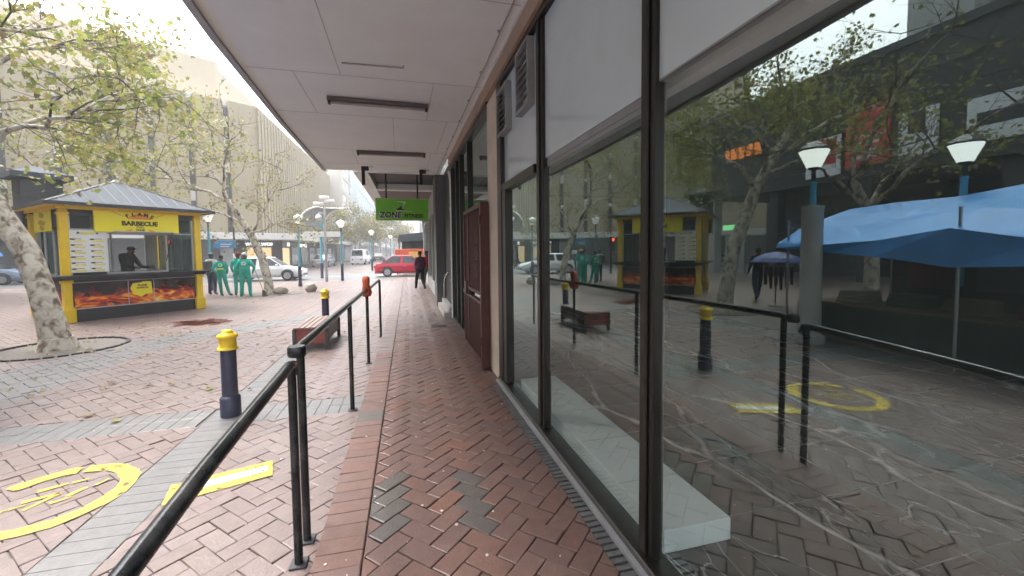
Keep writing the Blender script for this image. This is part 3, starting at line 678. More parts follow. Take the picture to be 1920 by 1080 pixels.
def markings():
    b = MB(); cx, cy, z = -2.56, 3.66, PZ+.0065; n = 64; rnd = random.Random(3)
    for k in range(n):
        if k in (27, 28, 29, 17): continue
        a0, a1 = 2*math.pi*k/n, 2*math.pi*(k+1)/n
        f = lambda r, a: (cx+r*math.cos(a), cy+r*math.sin(a), z)
        j = lambda a: .006*math.sin(a*7)+.004*math.sin(a*17)
        b.add([f(.37+j(a0), a0), f(.485-j(a0*1.3), a0), f(.485-j(a1*1.3), a1), f(.37+j(a1), a1)], [(0, 1, 2, 3)])
    def stroke(p, q, w):
        dx, dy = q[0]-p[0], q[1]-p[1]; L = math.hypot(dx, dy); nx, ny = -dy/L*w/2, dx/L*w/2
        b.add([(cx+p[0]+nx, cy+p[1]+ny, z), (cx+p[0]-nx, cy+p[1]-ny, z), (cx+q[0]-nx*.6, cy+q[1]-ny*.6, z), (cx+q[0]+nx*.6, cy+q[1]+ny*.6, z)], [(0, 1, 2, 3)])
    for p, q, w in (((-.16, .12), (-.02, .2), .05), ((.0, .2), (.1, .24), .03), ((-.15, -.02), (.02, .06), .045), ((.02, .06), (-.06, -.14), .04), ((.1, .0), (.16, .1), .05), ((.2, .12), (.24, .2), .03), ((.05, -.08), (.15, -.02), .04), ((-.2, -.12), (-.1, -.06), .03)): stroke(p, q, w)
    o = tag(b.build('painted_ring', WP_Y), 'worn yellow painted ring with faint strokes inside on the pavers', 'ground marking')
    t = thing('distance_mark', 'yellow ground marking with a white stripe along its middle beside the railing', 'ground marking', (-1.43, 3.60, PZ+.0065), R(20))
    b = MB(); b.add([(-.36, -.15, 0), (.32, -.14, 0), (.34, .13, 0), (-.33, .14, 0)], [(0, 1, 2, 3)]); b.build('yellow_border', WP_Y, t)
    b = MB(); b.add([(-.26, -.055, .003), (.29, -.05, .003), (.30, .05, .003), (-.25, .055, .003)], [(0, 1, 2, 3)]); b.build('white_stripe', WP_W, t)
    st = bpy.data.materials.new('red_stain'); st.use_nodes = True; n_ = st.node_tree.nodes; l = st.node_tree.links; p = n_['Principled BSDF']
    p.inputs['Base Color'].default_value = (.2, .05, .03, 1); p.inputs['Roughness'].default_value = .35
    tc = n_.new('ShaderNodeTexCoord'); nz = n_.new('ShaderNodeTexNoise'); nz.inputs['Scale'].default_value = 2.4; nz.inputs['Detail'].default_value = 8; l.new(tc.outputs['Object'], nz.inputs['Vector'])
    ln = n_.new('ShaderNodeVectorMath'); ln.operation = 'LENGTH'; l.new(tc.outputs['Object'], ln.inputs[0])
    sb = n_.new('ShaderNodeMath'); sb.operation = 'MULTIPLY_ADD'; l.new(ln.outputs['Value'], sb.inputs[0]); sb.inputs[1].default_value = -.42; l.new(nz.outputs[0], sb.inputs[2])
    rp = n_.new('ShaderNodeValToRGB'); rp.color_ramp.elements[0].position = .24; rp.color_ramp.elements[1].position = .36; rp.color_ramp.elements[1].color = (.85, .85, .85, 1); l.new(sb.outputs[0], rp.inputs[0])
    tr = n_.new('ShaderNodeBsdfTransparent'); mx = n_.new('ShaderNodeMixShader'); l.new(rp.outputs[0], mx.inputs[0]); l.new(tr.outputs[0], mx.inputs[1]); l.new(p.outputs[0], mx.inputs[2]); l.new(mx.outputs[0], n_['Material Output'].inputs[0])
    b = MB(); b.lathe([(.95, 0), (.001, 0)], n=32); o = b.build('ground_stain', st, loc=(-5.2, 12.1, PZ+.007)); o['kind'] = 'structure'
    b = MB()
    for k in range(36):
        a0, a1 = 2*math.pi*k/36+.02, 2*math.pi*(k+1)/36-.02
        q = [(TREE1[0]+r*math.cos(a), TREE1[1]+r*math.sin(a)) for r, a in ((.93, a0), (.985, a0), (.985, a1), (.93, a1))]
        b.prism(q, PZ-.005, PZ+.028)
    tag(b.build('tree_ring', mat('ring_iron', (.06, .052, .047), .7, .2, .3, 9)), 'segmented dark ring set in the paving round the leaning tree', 'tree ring')
    # fallen leaves / specks
    b = MB(); rnd = random.Random(21)
    for k in range(70):
        x, y = rnd.uniform(-.5, 1.0), rnd.uniform(1.7, 8); s = rnd.uniform(.004, .011)
        b.lathe([(s, 0), (s*.9, .002)], (x, y, .0045), 6)
    for k in range(60):
        x, y = rnd.uniform(-4, -.7), rnd.uniform(2.5, 9); s = rnd.uniform(.004, .010)
        b.lathe([(s, 0), (s*.9, .002)], (x, y, PZ+.0045), 6)
    o = b.build('gum_spots', mat('gum', (.55, .52, .48), .8)); o['kind'] = 'stuff'; o['label'] = 'pale gum spots trodden into the bricks'
markings()

# ------------------------------------------------------------------ kiosk
KX, KY, KA, KW, KD = -8.51, 12.95, .81, 3.15, 2.75
def fire_mat():
    m = bpy.data.materials.new('flame_print'); m.use_nodes = True; n = m.node_tree.nodes; l = m.node_tree.links; b = n['Principled BSDF']
    b.inputs['Roughness'].default_value = .25
    tc = n.new('ShaderNodeTexCoord'); mp = n.new('ShaderNodeMapping'); mp.inputs['Scale'].default_value = (1.6, 1, 3.4); l.new(tc.outputs['Object'], mp.inputs[0])
    nz = n.new('ShaderNodeTexNoise'); nz.inputs['Scale'].default_value = 1.5; nz.inputs['Detail'].default_value = 7; nz.inputs['Distortion'].default_value = 1.6; l.new(mp.outputs[0], nz.inputs['Vector'])
    sx = n.new('ShaderNodeSeparateXYZ'); l.new(tc.outputs['Object'], sx.inputs[0])
    mr = n.new('ShaderNodeMapRange'); l.new(sx.outputs['Z'], mr.inputs[0]); mr.inputs[1].default_value = .35; mr.inputs[2].default_value = 1.05; mr.inputs[3].default_value = .13; mr.inputs[4].default_value = -.22
    ad = n.new('ShaderNodeMath'); l.new(nz.outputs[0], ad.inputs[0]); l.new(mr.outputs[0], ad.inputs[1])
    rp = n.new('ShaderNodeValToRGB'); l.new(ad.outputs[0], rp.inputs[0]); e = rp.color_ramp.elements
    e[0].position = .38; e[0].color = (.012, .008, .008, 1); e[1].position = .72; e[1].color = (.95, .62, .12, 1)
    for p, c in ((.45, (.16, .01, .004, 1)), (.53, (.55, .05, .008, 1)), (.62, (.85, .22, .02, 1))):
        q = e.new(p); q.color = c
    l.new(rp.outputs[0], b.inputs['Base Color']); MATS['flame_print'] = m
    return m
def arc_text(mb, s, size, cx, cz, rad, spread, y, bold):
    for i, ch in enumerate(s):
        a = -spread/2 + spread*i/(len(s)-1)
        M = Matrix.Translation((cx+rad*math.sin(a), y, cz+rad*math.cos(a)-rad)) @ Matrix.Rotation(a, 4, 'Y') @ Matrix.Rotation(R(90), 4, 'X')
        text_into(mb, ch, size, M, bold=bold)
def kiosk():
    t = thing('food_kiosk', 'black and yellow barbecue food kiosk with a hipped metal roof and flame panels', 'kiosk', (KX, KY, PZ), KA)
    W_, D_ = KW, KD
    fire = fire_mat()
    for x in (.1, W_-.1):
        for y in (.1, D_-.1):
            b = MB(); b.boxb(x-.085, x+.085, y-.085, y+.085, .36, 2.92, .012); b.boxb(x-.125, x+.125, y-.125, y+.125, 0, .36, .015)
            b.boxb(x-.11, x+.11, y-.11, y+.11, 2.80, 2.85, .01); b.boxb(x-.11, x+.11, y-.11, y+.11, 1.02, 1.12, .01); b.boxb(x-.1, x+.1, y-.1, y+.1, .36, .40, .01)
            b.build('corner_pillar', M_yellow, t)
    b = MB(); b.boxb(.14, W_-.14, .10, D_-.10, .0, .30); b.build('plinth', M_black, t)
    b = MB()                                                    # lower body, hollow
    b.boxb(.18, W_-.18, .12, .18, .30, 1.16); b.boxb(.18, W_-.18, D_-.18, D_-.12, .30, 1.16); b.boxb(.12, .18, .18, D_-.18, .30, 1.16); b.boxb(W_-.18, W_-.12, .18, D_-.18, .30, 1.16)
    b.boxb(.18, W_-.18, .18, D_-.18, .28, .32)
    b.build('lower_body', M_black, t)
    b = MB(); b.boxb(-.14, W_+.14, -.16, .34, 1.165, 1.22, .008); b.boxb(-.16, .30, .34, D_+.12, 1.165, 1.22, .008); b.boxb(W_-.30, W_+.12, .34, D_+.12, 1.165, 1.22, .008); b.boxb(.3, W_-.3, D_-.3, D_+.12, 1.165, 1.22, .008)
    b.boxb(-.05, W_+.05, -.05, .04, 1.10, 1.164)
    b.build('counter', M_black, t)
    # flame graphics
    xs = (.22, 1.32, 1.90, W_-.22)
    for i in range(3):
        b = MB(); b.boxb(xs[i]+.012, xs[i+1]-.012, .104, .118, .36, 1.02); b.build('flame_panel', fire, t)
    b = MB(); b.boxb(.104, .118, .24, D_-.24, .36, 1.02); b.build('flame_panel', fire, t)
    b = MB(); b.boxb(.2, W_-.2, .09, .118, .325, .352); b.boxb(.2, W_-.2, .095, .118, 1.02, 1.035)
    for x in xs[1:3]: b.boxb(x-.008, x+.008, .098, .118, .352, 1.02)
    b.build('panel_trim', M_alu, t)
    b = MB(); b.slab([(1.36, .80), (1.42, .93), (1.62, .945), (1.64, .97), (1.84, .96), (1.86, .62), (1.70, .60), (1.60, .53), (1.42, .62)], .094, .104); b.build('yellow_patch', M_sign_yellow, t)
    b = MB(); text_into(b, 'FLAME', .07, face_m(1.63, .092, .86), bold=.004); text_into(b, 'BARBECUE', .055, face_m(1.63, .092, .79), bold=.003); b.build('patch_lettering', mat('brown_print', (.12, .05, .01), .5), t)
    # upper walls: frames and glass
    b = MB()
    b.boxb(.185, W_-.185, .12, .17, 2.78, 2.95); b.boxb(.185, W_-.185, D_-.17, D_-.12, 2.6, 2.95); b.boxb(.12, .17, .185, D_-.185, 2.45, 2.95); b.boxb(W_-.17, W_-.12, .185, D_-.185, 2.45, 2.95)
    b.build('head_panel', M_dark, t)
    def bars(L):
        b = MB()
        for q in L: b.boxb(*q)
        b.build('window_frame', M_alu, t)
    bars([(x, x+.045, .115, .165, 1.22, 2.78) for x in (.19, .90)] + [(.235, .90, .12, .16, 2.40, 2.44)])
    bars([(x, x+.045, .115, .165, 1.22, 2.78) for x in (2.24, W_-.235)] + [(2.285, W_-.235, .12, .16, 2.33, 2.36)])
    bars([(.945, 2.24, .12, .16, 2.30, 2.35)]); bars([(.945, 2.24, .05, .165, 1.221, 1.27)])
    for x0 in (.12, W_-.165):
        for y in (.19, 1.0, 1.75, D_-.235): bars([(x0, x0+.045, y, y+.045, 1.22, 2.45)])
    for x in (.19, 1.25, 1.72, 2.6): bars([(x, x+.05, D_-.165, D_-.12, 1.22, 2.6)])
    def pane(x0, x1, y0, y1, z0, z1, nm='window_pane'):
        g = MB(); g.boxb(x0, x1, y0, y1, z0, z1); g.build(nm, M_glass, t)
    pane(.235, .90, .138, .144, 2.44, 2.78); pane(2.285, W_-.235, .138, .144, 1.22, 2.33); pane(2.285, W_-.235, .138, .144, 2.36, 2.78)
    pane(.14, .146, .235, 1.0, 1.22, 2.45); pane(.14, .146, 1.045, 1.75, 1.22, 2.45); pane(W_-.146, W_-.14, .235, 1.0, 1.22, 2.45); pane(W_-.146, W_-.14, 1.045, D_-.235, 1.22, 2.45)
    for x0, x1 in ((.24, 1.25), (2.65, W_-.2)):
        b = MB(); b.boxb(x0, x1, D_-.145, D_-.14, 1.22, 2.6); b.build('back_panel', M_dark if x0 < 1 else M_offwhite, t)
    b = MB(); b.boxb(.24, .90, .15, .157, 1.22, 2.39); b.build('board_backing', M_dark, t)
    # propped hatch flap with stay
    b = MB(); b.add([(.95, .1, 2.31), (2.26, .1, 2.31), (2.26, -.42, 2.36), (.95, -.42, 2.36), (.95, .1, 2.335), (2.26, .1, 2.335), (2.26, -.42, 2.385), (.95, -.42, 2.385)], [(3, 2, 1, 0), (4, 5, 6, 7), (2, 3, 7, 6), (1, 2, 6, 5), (3, 0, 4, 7)]); b.build('hatch_flap', M_alu, t)
    for x in (2.24,):
        b = MB(); b.tube([(x, -.36, 2.36), (x, .10, 1.55)], .012, 6); b.build('flap_stay', M_blk, t)
    # menu board
    b = MB(); b.boxb(.15, .92, .05, .085, 1.29, 2.395, .004); mb_ = b.build('menu_board', mat('board_white', (.74, .78, .78), .4, 0, .03, 2), t)
    my = mat('menu_yellow', (.75, .68, .25), .5); mbr = mat('menu_brown', (.06, .045, .035), .5)
    b = MB(); b.boxb(.40, .66, .044, .050, 2.28, 2.36); b.build('menu_heading', my, mb_)
    rnd = random.Random(2)
    for c in (0, 1):
        for k in range(6):
            z = 2.16-k*.155; w = rnd.uniform(.035, .055); cx = .245+c*.37
            b = MB(); b.boxb(.27+c*.36, .33+c*.36+.15, .047, .050, z-.078, z-.018)
            b.cur = 1; b.slab([(cx+w*math.cos(a)*(.8+.4*rnd.random()), z+.022*math.sin(a)) for a in [i*math.pi/5 for i in range(10)]], .0455, .050)
            b.boxb(cx+.02, .31+c*.36+.1+.05*rnd.random(), .0465, .050, z+.002, z+.014); b.build('menu_item', [my, mbr], mb_)
    b = MB(); b.slab([(.32, 2.30), (.38, 2.30), (.385, 2.34), (.35, 2.36)], .045, .050); b.build('menu_picture', mbr, mb_)
    b = MB(); b.slab([(.68, 2.30), (.75, 2.30), (.73, 2.35)], .045, .050); b.build('menu_picture', mbr, mb_)
    # sign
    b = MB(); b.boxb(.66, 2.54, -.02, .05, 2.37, 2.99, .004); s = b.build('sign_board', M_sign_yellow, t)
    br = mat('sign_black', (.03, .02, .01), .5)
    b = MB(); arc_text(b, 'FLAME', .135, 1.62, 2.875, .62, .92, -.024, .006); text_into(b, 'BARBECUE', .168, face_m(1.62, -.024, 2.61), bold=.008)
    b.build('lettering', br, s)
    b = MB(); text_into(b, 'GRILL', .075, face_m(1.62, -.024, 2.51), bold=.002); b.build('small_lettering', mat('sign_olive', (.35, .25, .02), .5), s)
    b = MB(); text_into(b, 'HOUSE', .06, face_m(1.62, -.024, 2.435), bold=.003); b.build('small_lettering', br, s)
    b = MB()
    b.slab([(1.62+.26*math.cos(a), 2.735+.13*math.sin(a)+(.03 if i % 2 else 0)) for i, a in enumerate([k*math.pi/12 for k in range(13)])], -.0225, -.02)
    b.slab([(1.26, 2.40), (1.42, 2.455), (1.46, 2.43), (1.30, 2.375)], -.0225, -.02); b.slab([(1.98, 2.40), (1.82, 2.455), (1.78, 2.43), (1.94, 2.375)], -.0225, -.02)
    b.build('flame_emblem', mat('emblem_orange', (.75, .28, .03), .5), s)
    b = MB(); 
    for q in (-1, 1):
        b.slab([(1.62+q*.33, 2.80), (1.62+q*.62, 2.945), (1.62+q*.63, 2.935), (1.62+q*.34, 2.785)][::q], -.022, -.02)
    b.build('crossed_skewers', mat('emblem_orange', (.75, .28, .03)), s)
    xf = Matrix.Rotation(R(-90), 4, 'Z')                       # side sign on the left wall
    b = MB(); b.boxb(.03, .05, .72, 2.15, 2.38, 3.0); s2 = b.build('side_sign', M_sign_yellow, t)
    b = MB()
    for z, r in ((2.82, .2), (2.62, .3), (2.48, .2)):
        b.xf = Matrix.Translation((.026, 1.44, z)) @ xf
        b.slab([(r*math.cos(a), .07*math.sin(a)+.02*math.cos(3*a)) for a in [k*math.pi/8 for k in range(16)]], -.003, .003)
    b.build('sign_print', mat('sign_ochre', (.50, .36, .03), .5), s2)
    # roof
    e = .26; zb, za = 3.02, 3.93; cx, cy = W_/2, D_/2
    b = MB(); P = [(-e, -e), (W_+e, -e), (W_+e, D_+e), (-e, D_+e)]
    b.add([(x, y, zb+.05) for x, y in P] + [(cx, cy, za)], [(0, 1, 4), (1, 2, 4), (2, 3, 4), (3, 0, 4), (0, 3, 2, 1)])
    roof = b.build('roof', M_galv, t)
    b = MB()
    for i in range(4):
        p, q = Vector((*P[i], zb+.05)), Vector((*P[(i+1) % 4], zb+.05)); A = Vector((cx, cy, za)); n_ = 13
        b.tube([p, A], .024, 6)
        mid = (p+q)/2
        for k in range(1, n_):
            u = k/n_; s_ = p.lerp(q, u); f_ = 1-abs(2*u-1)
            top = s_ + (A-mid)*f_*.985
            b.tube([s_+Vector((0, 0, .008)), top+Vector((0, 0, .008))], .011, 4, smooth=False)
    b.build('roof_seam', M_dark, roof)
    b = MB()
    for x0, x1, y0, y1 in ((-e-.03, W_+e+.03, -e-.03, -e), (-e-.03, W_+e+.03, D_+e, D_+e+.03), (-e-.03, -e, -e, D_+e), (W_+e, W_+e+.03, -e, D_+e)): b.boxb(x0, x1, y0, y1, zb-.02, zb+.075)
    b.build('gutter', M_dark, t)
    b = MB()
    for x0, x1, y0, y1 in ((-.04, W_+.04, -.04, .0), (-.04, W_+.04, D_, D_+.04), (-.04, 0, 0, D_), (W_, W_+.04, 0, D_)): b.boxb(x0, x1, y0, y1, 2.925, 3.015)
    b.boxb(-e, W_+e, -e, -.04, 3.0, 3.019); b.boxb(-e, -.04, -.04, D_+e, 3.0, 3.019)
    b.build('eaves_board', M_yellow, t)
    b = MB(); b.lathe([(.10, 0), (.05, .04), (.03, .07), (.07, .11), (.07, .15), (.02, .2), (.015, .3)], (cx, cy, za-.02), 10); b.build('finial', M_steel, t)
    b = MB(); vx, vy = .35, D_+.35                               # extraction vent rising behind the roof
    b.boxb(vx-.42, vx+.42, vy-.42, vy+.42, 2.4, 3.95); vt = b.build('extraction_vent', M_dark, t)
    b = MB(); b.boxb(vx-.62, vx+.62, vy-.62, vy+.62, 3.95, 4.10); b.add([(vx-.6, vy-.6, 4.1), (vx+.6, vy-.6, 4.1), (vx+.6, vy+.6, 4.1), (vx-.6, vy+.6, 4.1), (vx, vy, 4.38)], [(0, 1, 4), (1, 2, 4), (2, 3, 4), (3, 0, 4)]); b.build('vent_cap', M_galv, vt)
    b = MB(); b.boxb(.2, W_-.2, .2, D_-.2, 2.955, 2.985); b.build('ceiling', M_offwhite, t)
    b = MB(); b.boxb(.95, 2.2, 1.9, 2.35, .32, 1.15, .01); b.build('grill_bench', M_steel, t)
    b = MB(); b.boxb(.5, .85, .9, 1.02, 2.90, 2.95); b.build('ceiling_lamp', emis('kiosk_lamp', (1, .98, .92), 1.5), t)
kiosk()

# ------------------------------------------------------------------ people
def person(name, label, loc, rz, mats, J=None, scale=1., group=None, hair=True, extras=None, bulk=1., hat=None):
    """mats: skin, torso, legs, shoes.  J overrides joints (x right, y forward, z up)."""
    P = dict(pelvis=(0, 0, .95), spine=(0, .0, 1.14), chest=(0, .0, 1.33), neckb=(0, -.01, 1.475), neck=(0, .005, 1.545), head=(0, .02, 1.625), crown=(0, .012, 1.705),
             shL=(-.17, -.005, 1.425), elL=(-.235, -.02, 1.15), wrL=(-.235, .06, .91), haL=(-.232, .085, .84),
             shR=(.17, -.005, 1.425), elR=(.235, -.02, 1.15), wrR=(.235, .06, .91), haR=(.232, .085, .84),
             hiL=(-.095, 0, .90), knL=(-.105, .02, .50), anL=(-.11, -.01, .09), toL=(-.12, .13, .04),
             hiR=(.095, 0, .90), knR=(.105, .02, .50), anR=(.11, -.01, .09), toR=(.12, .13, .04))
    if J: P.update(J)
    Rd = dict(pelvis=(.165, .125), spine=(.15, .115), chest=(.175, .125), neckb=(.085, .08), neck=(.056, .056), head=(.078, .092), crown=(.066, .078),
              sh=(.078, .078), el=(.056, .056), wr=(.04, .04), ha=(.034, .022), hi=(.10, .105), kn=(.072, .075), an=(.058, .058), to=(.042, .035))
    keys = list(P); idx = {k: i for i, k in enumerate(keys)}
    E = [('pelvis', 'spine'), ('spine', 'chest'), ('chest', 'neckb'), ('neckb', 'neck'), ('neck', 'head'), ('head', 'crown')]
    for s in 'LR': E += [('chest', 'sh'+s), ('sh'+s, 'el'+s), ('el'+s, 'wr'+s), ('wr'+s, 'ha'+s), ('pelvis', 'hi'+s), ('hi'+s, 'kn'+s), ('kn'+s, 'an'+s), ('an'+s, 'to'+s)]
    me = bpy.data.meshes.new('body'); me.from_pydata([P[k] for k in keys], [(idx[a], idx[b]) for a, b in E], []); me.update()
    o = bpy.data.objects.new('body', me); COL.objects.link(o)
    md = o.modifiers.new('skin', 'SKIN'); sv = me.skin_vertices[0].data
    for k in keys:
        r = Rd.get(k) or Rd[k[:2]]; bb = bulk if k in ('pelvis', 'spine', 'chest') or k[:2] in ('hi', 'sh') else (1+bulk)/2 if k[:2] in ('kn', 'el', 'an') else 1
        sv[idx[k]].radius = (r[0]*bb, r[1]*bb); sv[idx[k]].use_root = (k == 'pelvis')
    sd = o.modifiers.new('sub', 'SUBSURF'); sd.levels = 2; sd.render_levels = 2
    dg = bpy.context.evaluated_depsgraph_get(); dg.update()
    m2 = bpy.data.meshes.new_from_object(o.evaluated_get(dg)); bpy.data.objects.remove(o)
    mb = MB(); vs = [v.co.copy() for v in m2.vertices]
    seg = [(a, b, Vector(P[a]), Vector(P[b])) for a, b in E]
    def region(c):
        best = (9, None)
        for a, b, p, q in seg:
            t = max(0, min(1, (c-p).dot(q-p)/max(1e-6, (q-p).length_squared))); d = (c-p-(q-p)*t).length
            if d < best[0]: best = (d, (a, b, t))
        a, b, t = best[1]
        if a in ('neck', 'head') or (a == 'neckb' and t > .35): return 0
        if a[:2] == 'wr' : return 0
        if a[:2] == 'an' : return 3
        if a[:2] in ('hi', 'kn') or b[:2] == 'hi' or (a == 'pelvis' and t < .15): return 2
        return 1
    mb.v = [tuple(v) for v in vs]
    for p in m2.polygons:
        c = sum((vs[i] for i in p.vertices), Vector())/len(p.vertices)
        mb.f.append(tuple(p.vertices)); mb.m.append(region(c)); mb.sm.append(True)
    bpy.data.meshes.remove(m2)
    mb.cur = 0                                        # fingers, thumb, nose, ears
    for s in 'LR':
        h = Vector(P['ha'+s]); d = (h-Vector(P['wr'+s])).normalized(); sx = -1 if s == 'L' else 1
        side = d.cross(Vector((sx, 0, 0.01))).normalized()
        palm = d.cross(side).normalized()
        for k in range(4):
            r0 = h + side*(.026*(k-1.5)*.75); L = (.062, .075, .07, .052)[k]
            mb.tube([r0-d*.01, r0+d*L*.5, r0+d*L*.85+palm*.018*(-sx)], (.0095, .0088, .0072), 6)
        r0 = h - d*.035 + side*.026; mb.tube([r0, r0+side*.022+d*.02, r0+side*.024+d*.05], (.011, .0105, .008), 6)
    hd = Vector(P['head']); fw = Vector((0, 1, 0))
    mb.tube([hd+Vector((0, .085, .02)), hd+Vector((0, .108, -.018)), hd+Vector((0, .088, -.024))], (.009, .015, .009), 6)
    mb.boxb(hd.x-.024, hd.x+.024, hd.y+.084, hd.y+.092, hd.z-.056, hd.z-.047)
    for sx in (-1, 1): mb.ball(tuple(hd+Vector((sx*.081, -.002, -.005))), .026, 8, 6, (.4, .8, 1.2))
    t = thing(name, label, 'person', loc, rz, group); t.scale = (scale,)*3
    mb.build('body', mats, t)
    if hair:
        b = MB(); b.ball(tuple(Vector(P['crown'])+Vector((0, -.012, -.018))), .092, 12, 8, (.93, 1.06, .80)); b.build('hair', hair if hair is not True else M_hair, t)
    if hat:
        c = Vector(P['crown']); b = MB()
        if hat[0] == 'beanie': b.ball(tuple(c+Vector((0, -.015, .0))), .112, 14, 9, (1, 1.08, .92))
        else:
            b.ball(tuple(c+Vector((0, -.01, -.005))), .1, 12, 8, (.98, 1.08, .8)); b.boxb(-.06+c.x, .06+c.x, c.y+.08, c.y+.17, c.z-.015, c.z-.003, .003)
        b.build('cap' if hat[0] != 'beanie' else 'knitted_hat', hat[1], t)
    for sx in (-1, 1):
        b = MB(); b.ball(tuple(hd+Vector((sx*.03, .078, .018))), .011, 8, 6); b.build('eye', M_white, t)
    if extras: extras(t, P)
    return t

M_lime = mat('hi_vis', (.62, .78, .08), .5); M_badge = mat('badge_pale', (.55, .75, .55), .6)
def back_badge(t, P, lime=False, z=1.34):
    c = Vector(P['chest']); b = MB(); y = c.y-.15
    b.xf = Matrix.Translation((c.x, y, z)); b.slab([(.075*math.cos(a), .075*math.sin(a)) for a in [k*math.pi/10 for k in range(20)]], -.012, .03); b.build('back_emblem', M_badge, t)
    b = MB(); b.xf = Matrix.Translation((c.x, y-.0125, z)); b.slab([(.045*math.cos(a), .045*math.sin(a)) for a in [k*math.pi/8 for k in range(16)]], -.004, .01); b.build('emblem_ring', mat('badge_green', (.12, .42, .25), .6), t)
    b = MB(); b.boxb(c.x-.11, c.x+.11, y-.002, y+.05, 1.155, 1.165 if not lime else 1.20); b.build('back_stripe', M_lime if lime else mat('stripe_grey', (.45, .5, .45), .6), t)
shoe = mat('black_shoe', (.015, .015, .016), .5)
G4 = [M_skin, M_green, M_green, shoe]
def people():
    gp = 'street workers in green overalls'
    person('person', 'worker in green overalls with short dark hair, legs crossed, lime stripe on the back', (-7.32, 19.1, PZ), R(8), G4,
           dict(knL=(-.06, .02, .5), anL=(-.02, .0, .09), toL=(.0, .13, .04), anR=(.25, .05, .09), knR=(.15, .05, .5), toR=(.36, .14, .04), elL=(-.30, -.06, 1.16), wrL=(-.2, .1, 1.0), haL=(-.14, .14, .98), elR=(.22, -.02, 1.15), wrR=(.18, .12, .98), haR=(.12, .16, .96)), extras=lambda t, P: back_badge(t, P, True), group=gp, scale=.95)
    person('person', 'worker in green overalls wearing a dark red knitted hat, half hidden by a colleague', (-6.78, 19.3, PZ), R(15), [M_skin, M_green, M_green, shoe],
           dict(elL=(-.24, .0, 1.16), wrL=(-.2, .14, .98), haL=(-.17, .2, .95)), hat=('beanie', mat('red_wool', (.16, .022, .02), .9, 0, .2, 30, bump=.4)), group=gp, scale=1.0)
    def broom_badge(t, P): back_badge(t, P)
    person('person', 'broad worker in green overalls and a pale cap, leaning a hand on a broom', (-6.27, 18.5, PZ), R(5), [M_skin, M_green, M_green, M_green],
           dict(elR=(.34, -.04, 1.18), wrR=(.25, .12, 1.0), haR=(.225, .16, .94), elL=(-.3, -.03, 1.16), wrL=(-.2, .1, .97), haL=(-.16, .14, .93), anL=(-.15, -.01, .09), anR=(.16, -.01, .09), knL=(-.13, .02, .5), knR=(.14, .02, .5), toL=(-.18, .13, .04), toR=(.19, .13, .04)),
           hat=('cap', mat('cap_pale', (.5, .52, .5), .8)), extras=broom_badge, group=gp, bulk=1.15)
    jeans = mat('dark_jeans', (.03, .045, .09), .8, 0, .2, 15)
    def pack(t, P):
        b = MB(); b.boxb(-.16, .13, -.32, -.10, 1.02, 1.45, .05); b.build('backpack', mat('pack_dark', (.06, .06, .065), .7, 0, .35, 7), t)
    person('person', 'man with a dark backpack, white sleeves, dark jeans and a cap by the kiosk corner', (-7.98, 19.9, PZ), R(-10), [M_skin, mat('white_shirt', (.6, .6, .58), .8, 0, .15, 8), jeans, shoe], hat=('cap', M_dark), extras=pack)
    blk = mat('black_cloth', (.012, .012, .014), .9, 0, .2, 10)
    ca, sa = math.cos(KA), math.sin(KA)
    vx, vy = 1.60, .95
    person('person', 'vendor in black clothes and cap reaching over the counter inside the kiosk', (KX+vx*ca-vy*sa, KY+vx*sa+vy*ca, PZ+.32), KA+R(205), [M_skin, blk, blk, shoe],
           dict(elL=(-.30, .12, 1.08), wrL=(-.42, .28, 1.05), haL=(-.47, .34, 1.05), elR=(.2, .12, 1.1), wrR=(.05, .3, 1.06), haR=(-.0, .34, 1.05), head=(-.04, .1, 1.55), crown=(-.045, .1, 1.63), neck=(-.02, .06, 1.49), neckb=(0, .03, 1.43)), hat=('cap', blk), scale=.98)
    jacket = mat('purple_jacket', (.10, .03, .07), .8, 0, .2, 8); orange = mat('orange_jacket', (.62, .10, .02), .75, 0, .15, 8)
    stride = dict(anL=(-.1, .28, .10), knL=(-.1, .2, .5), toL=(-.1, .41, .06), anR=(.1, -.3, .14), knR=(.1, .02, .5), toR=(.1, -.18, .05), wrL=(-.24, -.12, .92), haL=(-.24, -.12, .85), wrR=(.24, .18, .95), haR=(.24, .22, .89))
    grp = 'people walking at the street corner'
    def shop_bag(t, P):
        b = MB(); b.boxb(.18, .42, -.06, .06, .42, .78, .02); b.build('shopping_bag', mat('bag_blue', (.35, .5, .6), .6), t)
    person('person', 'pedestrian in a dark plum top and black trousers striding in front of the red car', (.50, 18.6, PZ), R(20), [M_skin, jacket, blk, shoe], stride, group=grp)
    person('person', 'pedestrian in a red top carrying a pale blue bag beside the shop wall', (.85, 20.0, PZ), R(185), [M_skin, mat('red_top', (.5, .03, .05), .8), mat('olive_trousers', (.10, .10, .07), .8), shoe], dict(stride), extras=shop_bag, group=grp)
    person('person', 'dark dressed pedestrian by the store windows, left of the arched frame', (-8.6, 37.2, PZ), R(90), [M_skin, blk, blk, shoe], stride, group=grp)
    person('person', 'pedestrian in black beside the lit shop window under the dark corner pillar', (-12.0, 40.0, PZ), R(70), [M_skin, blk, jeans, shoe], stride, group=grp)
    person('person', 'man in a dark jacket passing behind the leaning plane tree', (-9.3, 11.2, PZ), R(30), [M_skin, blk, jeans, shoe], stride, group=grp)
people()
